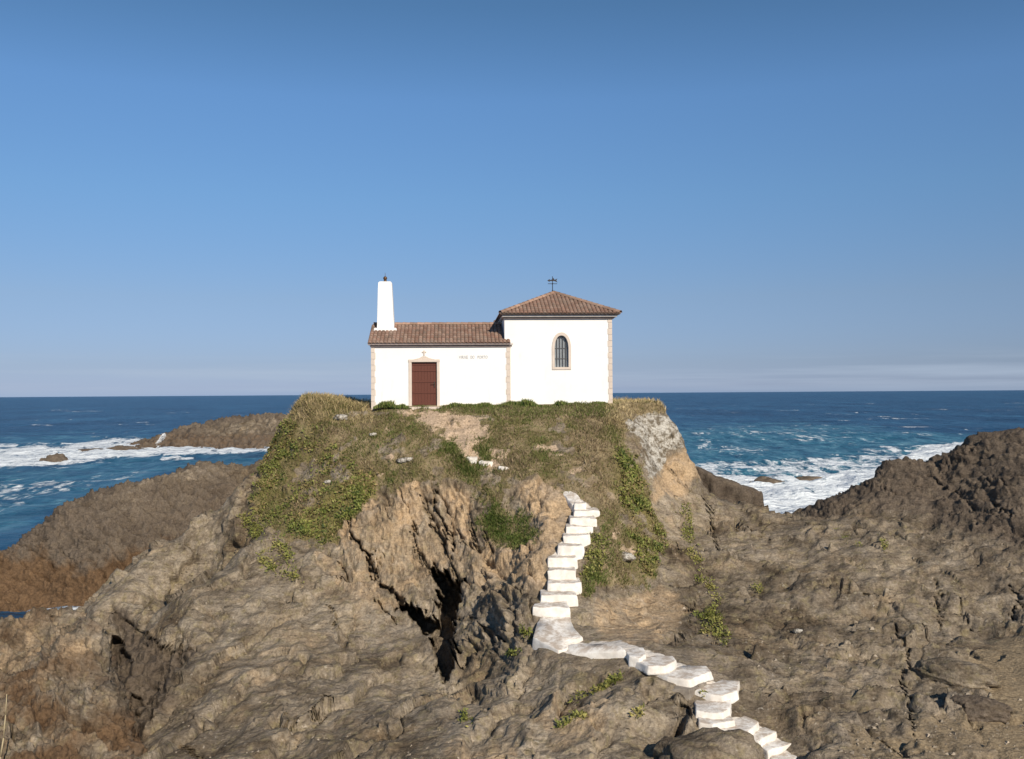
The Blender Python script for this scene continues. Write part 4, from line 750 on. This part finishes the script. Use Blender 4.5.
# ------------------------------------------------------------------ vegetation
gidx = P2.reshape(-1, 3); gn = NN.reshape(-1, 3)
def scatter(w, n):
    w = w.ravel().astype(float); w = w / w.sum(); k = rng.choice(len(w), n, p=w); return gidx[k] + rng.normal(0, .03, (n, 3)) * np.array([1, 1, 0]), gn[k], k
vis = (P2[..., 1] < 58) & (QX > -20) & (QX < 1044)
def blades(name, w, n, h0, h1, wd, palette, mat, label, lean=.5, down=None):
    p, nn, k = scatter(w, n); hgt = rng.uniform(h0, h1, n) * (1 + .5 * fbm(p, .8, 2, 61)); a = rng.uniform(0, 2 * math.pi, n)
    side = np.stack([np.cos(a), np.sin(a), 0 * a], -1); ln = rng.normal(0, lean, (n, 2)); dirv = nn * .4 + np.array([0, 0, 1.]) + np.stack([ln[:, 0], ln[:, 1], 0 * a], -1) + np.array([.25, 0, 0]); dirv /= np.linalg.norm(dirv, axis=1, keepdims=True)
    p = p - nn * .03; w_ = wd * rng.uniform(.6, 1.4, n)
    mid = p + dirv * (hgt * .55)[:, None]; tip = p + dirv * hgt[:, None] + np.stack([ln[:, 0], ln[:, 1], -.3 + 0 * a], -1) * (hgt * .35)[:, None]
    V = np.stack([p - side * w_[:, None], p + side * w_[:, None], mid + side * (w_ * .7)[:, None], tip, mid - side * (w_ * .7)[:, None]], 1)
    pal = np.array(palette); f = np.clip(.5 + .75 * fbm(p, .55, 4, 66, .6) + rng.normal(0, .16, n), 0, .999) * (len(pal) - 1); i = f.astype(int); c = pal[i] + (pal[i + 1] - pal[i]) * (f - i)[:, None]; c = c * rng.uniform(.7, 1.3, (n, 1))
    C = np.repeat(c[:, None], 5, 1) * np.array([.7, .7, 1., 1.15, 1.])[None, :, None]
    b = np.arange(n)[:, None] * 5; Fq = np.concatenate([np.hstack([b, b + 1, b + 2]), np.hstack([b, b + 2, b + 4]), np.hstack([b + 4, b + 2, b + 3])])
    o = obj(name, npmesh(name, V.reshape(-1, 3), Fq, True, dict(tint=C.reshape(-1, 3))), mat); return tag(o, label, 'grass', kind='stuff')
gm = np.clip(grass - .12, 0, 1) * (.25 + .75 * sst(-.35, .25, fbm(P, 1.6, 3, 303))) * vis * (1 - stair * .8)
behind = 1 - sst(-.1, .1, (P2[..., 1] - (49.5 + (P2[..., 0] + 7.4) * .061))) * ((P2[..., 0] > -7.6) & (P2[..., 0] < 5.5))
gm = gm * behind
blades('grass', gm * (1 - .45 * ice), 105000, .07, .24, .016, [(.08, .12, .028), (.125, .155, .042), (.22, .19, .08), (.155, .155, .055), (.28, .215, .13), (.24, .175, .11), (.40, .32, .19)], M['leaf'], 'dry olive brown grass covering the headland top and slopes')
green = np.maximum(region(QX, QY, [(372, 400), (620, 400), (610, 416), (520, 420), (480, 412), (440, 414)], 4, j2), np.maximum(region(QX, QY, [(585, 535), (606, 520), (615, 560), (606, 590), (582, 596)], 5, j2), np.maximum(.8 * region(QX, QY, [(440, 430), (470, 440), (500, 470), (470, 476), (430, 450)], 6, j2), region(QX, QY, [(478, 500), (520, 515), (540, 535), (525, 553), (490, 535)], 5, j2))))
blades('green_grass', gm * green, 16000, .10, .26, .017, [(.07, .10, .022), (.12, .15, .04), (.19, .20, .07)], M['leaf'], 'greener grass in front of the chapel and beside the stairs')
# pale dry tufts along the skyline left and right of the chapel
tw_ = gm * ((QX < 372) | (QX > 605)) * (QY < 425)
blades('dry_grass', tw_, 9000, .2, .42, .014, [(.26, .20, .09), (.42, .33, .17), (.55, .44, .25)], M['leaf'], 'tall pale dry grass along the skyline beside the chapel')
# succulent ground cover
def leaves(name, w, n, size, palette, label, cat):
    p, nn, k = scatter(w, n); t1 = np.cross(nn, rng.normal(0, 1, (n, 3))); t1 /= np.linalg.norm(t1, axis=1, keepdims=True); up_ = nn + rng.normal(0, .55, (n, 3)); up_ /= np.linalg.norm(up_, axis=1, keepdims=True)
    s = size * rng.uniform(.5, 1.5, n)[:, None]; p = p + nn * rng.uniform(-.02, .16, (n, 1)); ax = t1 * .9 + up_ * .5; sd = np.cross(ax, up_); sd /= np.linalg.norm(sd, axis=1, keepdims=True)
    V = np.stack([p, p + ax * s * .5 + sd * s * .3, p + ax * s + up_ * s * .2, p + ax * s * .5 - sd * s * .3], 1)
    pal = np.array(palette); f = np.clip(.5 + .8 * fbm(p, .9, 3, 67, .6) + rng.normal(0, .2, n), 0, .999) * (len(pal) - 1); i = f.astype(int); c = (pal[i] + (pal[i + 1] - pal[i]) * (f - i)[:, None]) * rng.uniform(.65, 1.3, (n, 1))
    o = obj(name, npmesh(name, V.reshape(-1, 3), np.arange(n * 4).reshape(-1, 4), False, dict(tint=np.repeat(c, 4, 0))), M['ice']); return tag(o, label, cat, kind='stuff')
tuft = np.zeros_like(grass)
for pts, w in (([(245, 640 - 118), (265, 535), (285, 555)], 9), ([(575, 700), (600, 688), (620, 678)], 3.5), ([(585, 715), (560, 728)], 3), ([(632, 716), (640, 712)], 3), ([(685, 510), (690, 545), (700, 575), (715, 600), (705, 630)], 6), ([(755, 587), (760, 590)], 4), ([(834, 528), (850, 543), (860, 545)], 2.5),
               ([(882, 540), (885, 550)], 3), ([(525, 631), (529, 636)], 4), ([(512, 654), (518, 652)], 4), ([(464, 716), (468, 724)], 5), ([(697, 692), (702, 696)], 4), ([(710, 610), (725, 640), (700, 620)], 6), ([(268, 560), (300, 575)], 9), ([(600, 540), (590, 575)], 9), ([(630, 535), (650, 560)], 7)):
    xs = np.array(pts, float); sel = (QX > xs[:, 0].min() - 30) & (QX < xs[:, 0].max() + 30) & (QY > xs[:, 1].min() - 30) & (QY < xs[:, 1].max() + 30)
    tuft[sel] = np.maximum(tuft[sel], 1 - sst(w * .4, w * 1.3, pdist(QX[sel], QY[sel], pts, False) + j2[sel] * .7))
patch = sst(-.15, .25, fbm(P, 1.3, 3, 68))
leaves('ice_plant', ice * ice * np.clip(grass - .2, 0, 1) * (.06 + patch) * vis, 22000, .11, [(.06, .085, .018), (.12, .145, .03), (.22, .225, .055), (.17, .15, .055), (.25, .17, .08), (.13, .15, .03)], 'yellow green succulent mats hanging over the headland slopes', 'ground cover')
leaves('rock_plant', tuft * (.1 + patch) * vis, 9000, .09, [(.11, .13, .025), (.2, .2, .05), (.32, .27, .09)], 'small yellow green plants rooted in the cracks of the bare rock', 'ground cover')
# weeds at the foot of the chapel walls
ca, sa = math.cos(yaw), math.sin(yaw)
def weed(x0_, x1_, y, hgt, label, seed):
    n = int((x1_ - x0_) * 650); u = rng.uniform(x0_, x1_, n); yy = y - rng.uniform(0.02, .55, n); env = np.clip(np.minimum(u - x0_, x1_ - u) / .4, .15, 1) * (.1 + 1.0 * (fbm(np.stack([u * 2.2, 0 * u, 0 * u + seed], -1), 1, 3, seed) * .5 + .5))
    p = np.stack([u, yy, -.12 + 0 * u], -1); hh = hgt * env * rng.uniform(.4, 1.1, n); a = rng.uniform(0, 6.28, n); sd = np.stack([np.cos(a), np.sin(a), 0 * a], -1) * .035; ln = np.stack([rng.normal(0, .35, n), rng.normal(-.1, .3, n), 0 * a], -1) * hh[:, None]
    up_ = np.array([0, 0, 1.]); V = np.stack([p + up_ * (hh * .35)[:, None], p + up_ * (hh * .75)[:, None] + sd + ln * .7, p + up_ * (hh + .12)[:, None] + ln, p + up_ * (hh * .7)[:, None] - sd + ln * .6], 1)
    c = np.array([(.05, .08, .02), (.10, .13, .035), (.16, .17, .06)])[rng.integers(0, 3, n)] * np.array([1.35, 1.3, 1.3]) * rng.uniform(.7, 1.3, (n, 1))
    c0 = np.array([(x0_ + x1_) / 2, y, 0]); me = npmesh('weed_clump', (V - c0).reshape(-1, 3), np.arange(n * 4).reshape(-1, 4), False, dict(tint=np.repeat(c, 4, 0)))
    o = obj('weed_clump', me, M['leaf']); w0 = np.array(ch.location); o.location = (w0[0] + c0[0] * ca - c0[1] * sa, w0[1] + c0[0] * sa + c0[1] * ca, w0[2]); o.rotation_euler[2] = yaw; tag(o, label, 'weeds', 'weeds along the chapel wall')
weed(.15, 1.95, -.05, .38, 'low green weeds at the wall left of the chapel door', 1); weed(3.9, 6.5, -.05, .3, 'long low green weeds at the wall right of the chapel door', 2); weed(6.6, 8.9, .0, .42, 'taller green weeds where the nave meets the chancel wall', 3); weed(9.4, 11.2, .2, .34, 'green weeds at the wall under the arched window', 4); weed(11.3, 12.7, .2, .26, 'low weeds at the right corner of the chancel wall', 5)
# loose stones and gravel at the foot of the slope
dm = np.zeros_like(grass)
for poly, v in (([(840, 735), (900, 700), (960, 690), (1040, 700), (1040, 770), (830, 770)], 1.), ([(740, 640), (860, 600), (930, 660), (840, 700), (760, 690)], .35), ([(180, 700), (330, 690), (460, 740), (460, 765), (160, 765)], .2), ([(600, 600), (680, 590), (690, 640), (620, 650)], .5)):
    dm = np.maximum(dm, v * region(QX, QY, poly, 8, jn))
p, nn, k = scatter(dm * vis * (1 - stair), 900); tm = np.array([(1, 0, -.4), (-.5, .87, -.4), (-.5, -.87, -.4), (.3, .2, .6), (-.4, .3, .5), (0, -.5, .55)])
sz = .02 + .09 * rng.random((900, 1, 1)) ** 4; an = rng.uniform(0, 6.28, 900); cs_, sn_ = np.cos(an)[:, None], np.sin(an)[:, None]; T = tm[None] * rng.uniform(.6, 1.4, (900, 6, 3))
T = np.stack([T[..., 0] * cs_ - T[..., 1] * sn_, T[..., 0] * sn_ + T[..., 1] * cs_, T[..., 2] * .8], -1) * sz + p[:, None]
tf = np.array([(0, 1, 4), (0, 4, 3), (1, 2, 5), (1, 5, 4), (2, 0, 3), (2, 3, 5), (3, 4, 5), (0, 2, 1)]); Fs = (np.arange(900) * 6)[:, None, None] + tf
tag(obj('gravel', npmesh('gravel', T.reshape(-1, 3), Fs.reshape(-1, 3), False, dict(tint=np.repeat(np.array([.28, .235, .18]) * rng.uniform(.5, 1.6, (900, 1)), 6, 0))), M['leaf']), 'loose stones and gravel scattered over the lower rock and sand', 'gravel', kind='stuff')
# dry reed in the lower left corner
bm = bmesh.new(); pts = [at(np.array(a), np.array(b), 26.6) for a, b in ((0.5, 757.), (3.5, 738.), (5.5, 715.), (6.8, 694.))]
for k in range(3): btube(bm, pts[k], pts[k + 1], .022 - .004 * k, .018 - .004 * k, 6)
btube(bm, pts[0] + np.array([0, 0, -.9]), pts[0], .024, .022, 6)
tag(bmobj('reed_stalk', bm, M['wood'], None, True), 'single dry reed stalk rising at the lower left edge', 'reed')

# ------------------------------------------------------------------ light and sky
AZ, EL = math.radians(24), math.radians(30)      # sun behind the viewer, to the right
sd = Vector((math.sin(AZ) * math.cos(EL), -math.cos(AZ) * math.cos(EL), math.sin(EL)))
sl_ = bpy.data.lights.new('sun', 'SUN'); sl_.energy = 4.9; sl_.angle = math.radians(.5); sl_.color = (1, .90, .76); so = bpy.data.objects.new('sun', sl_); col.objects.link(so); so.rotation_euler = sd.to_track_quat('Z', 'Y').to_euler(); so.location = (20, -20, 40)
wd = bpy.data.worlds.new('World'); sc.world = wd; wd.use_nodes = True; nt = wd.node_tree; bg = nt.nodes['Background']
sky = nt.nodes.new('ShaderNodeTexSky'); sky.sky_type = 'NISHITA'; sky.sun_disc = False; sky.sun_elevation = EL; sky.sun_rotation = math.pi - AZ; sky.altitude = 0; sky.air_density = 1.0; sky.dust_density = .15; sky.ozone_density = 4.0
bg.inputs['Strength'].default_value = .10
# clear maritime air: a bluer, less yellow band near the horizon (grade by elevation)
tc0 = nt.nodes.new('ShaderNodeTexCoord'); se = nt.nodes.new('ShaderNodeSeparateXYZ'); nt.links.new(tc0.outputs['Generated'], se.inputs[0])
gr_ = nt.nodes.new('ShaderNodeValToRGB'); e = gr_.color_ramp.elements; GR = [(0.0, (0.37, 0.50, 0.96)), (0.0075, (0.41, 0.505, 0.91)), (0.03, (0.437, 0.494, 0.776)), (0.098, (0.594, 0.608, 0.747)), (0.2, (0.685, 0.809, 0.917)), (0.295, (0.752, 0.922, 1.051)), (0.38, (0.625, 0.817, 0.895))]
while len(e) < len(GR): e.new(.9)
for k, (p_, c_) in enumerate(GR): e[k].position = p_; e[k].color = (*c_, 1)
nt.links.new(se.outputs['Z'], gr_.inputs[0]); gm_ = nt.nodes.new('ShaderNodeMix'); gm_.data_type = 'RGBA'; gm_.blend_type = 'MULTIPLY'; gm_.inputs[0].default_value = 1
nt.links.new(sky.outputs[0], gm_.inputs[6]); nt.links.new(gr_.outputs[0], gm_.inputs[7])
# faint cloud streaks low over the horizon
tc = nt.nodes.new('ShaderNodeTexCoord'); mp = nt.nodes.new('ShaderNodeMapping'); mp.inputs['Scale'].default_value = (2.2, 2.2, 60); nt.links.new(tc.outputs['Generated'], mp.inputs['Vector'])
nz = nt.nodes.new('ShaderNodeTexNoise'); nz.inputs['Scale'].default_value = 1.6; nz.inputs['Detail'].default_value = 6; nt.links.new(mp.outputs[0], nz.inputs['Vector'])
r1 = nt.nodes.new('ShaderNodeValToRGB'); r1.color_ramp.elements[0].position = .44; r1.color_ramp.elements[1].position = .7; nt.links.new(nz.outputs['Fac'], r1.inputs[0])
sx_ = nt.nodes.new('ShaderNodeSeparateXYZ'); nt.links.new(tc.outputs['Generated'], sx_.inputs[0])
r2 = nt.nodes.new('ShaderNodeValToRGB'); e = r2.color_ramp.elements; e[0].position = 0.0; e[0].color = (.25, .25, .25, 1); e[1].position = .045; e[1].color = (0, 0, 0, 1); k = e.new(.014); k.color = (.72, .72, .72, 1); nt.links.new(sx_.outputs['Z'], r2.inputs[0])
mu = nt.nodes.new('ShaderNodeMath'); mu.operation = 'MULTIPLY'; nt.links.new(r1.outputs[0], mu.inputs[0]); nt.links.new(r2.outputs[0], mu.inputs[1])
mx_ = nt.nodes.new('ShaderNodeMix'); mx_.data_type = 'RGBA'; nt.links.new(mu.outputs[0], mx_.inputs[0]); nt.links.new(gm_.outputs[2], mx_.inputs[6]); mx_.inputs[7].default_value = (4.4, 5.3, 6.6, 1); nt.links.new(mx_.outputs[2], bg.inputs['Color'])
sc.view_settings.view_transform = 'Standard'; sc.view_settings.look = 'None'; sc.view_settings.exposure = 0; sc.view_settings.gamma = 1
sc.cycles.use_denoising = True; sc.cycles.max_bounces = 6
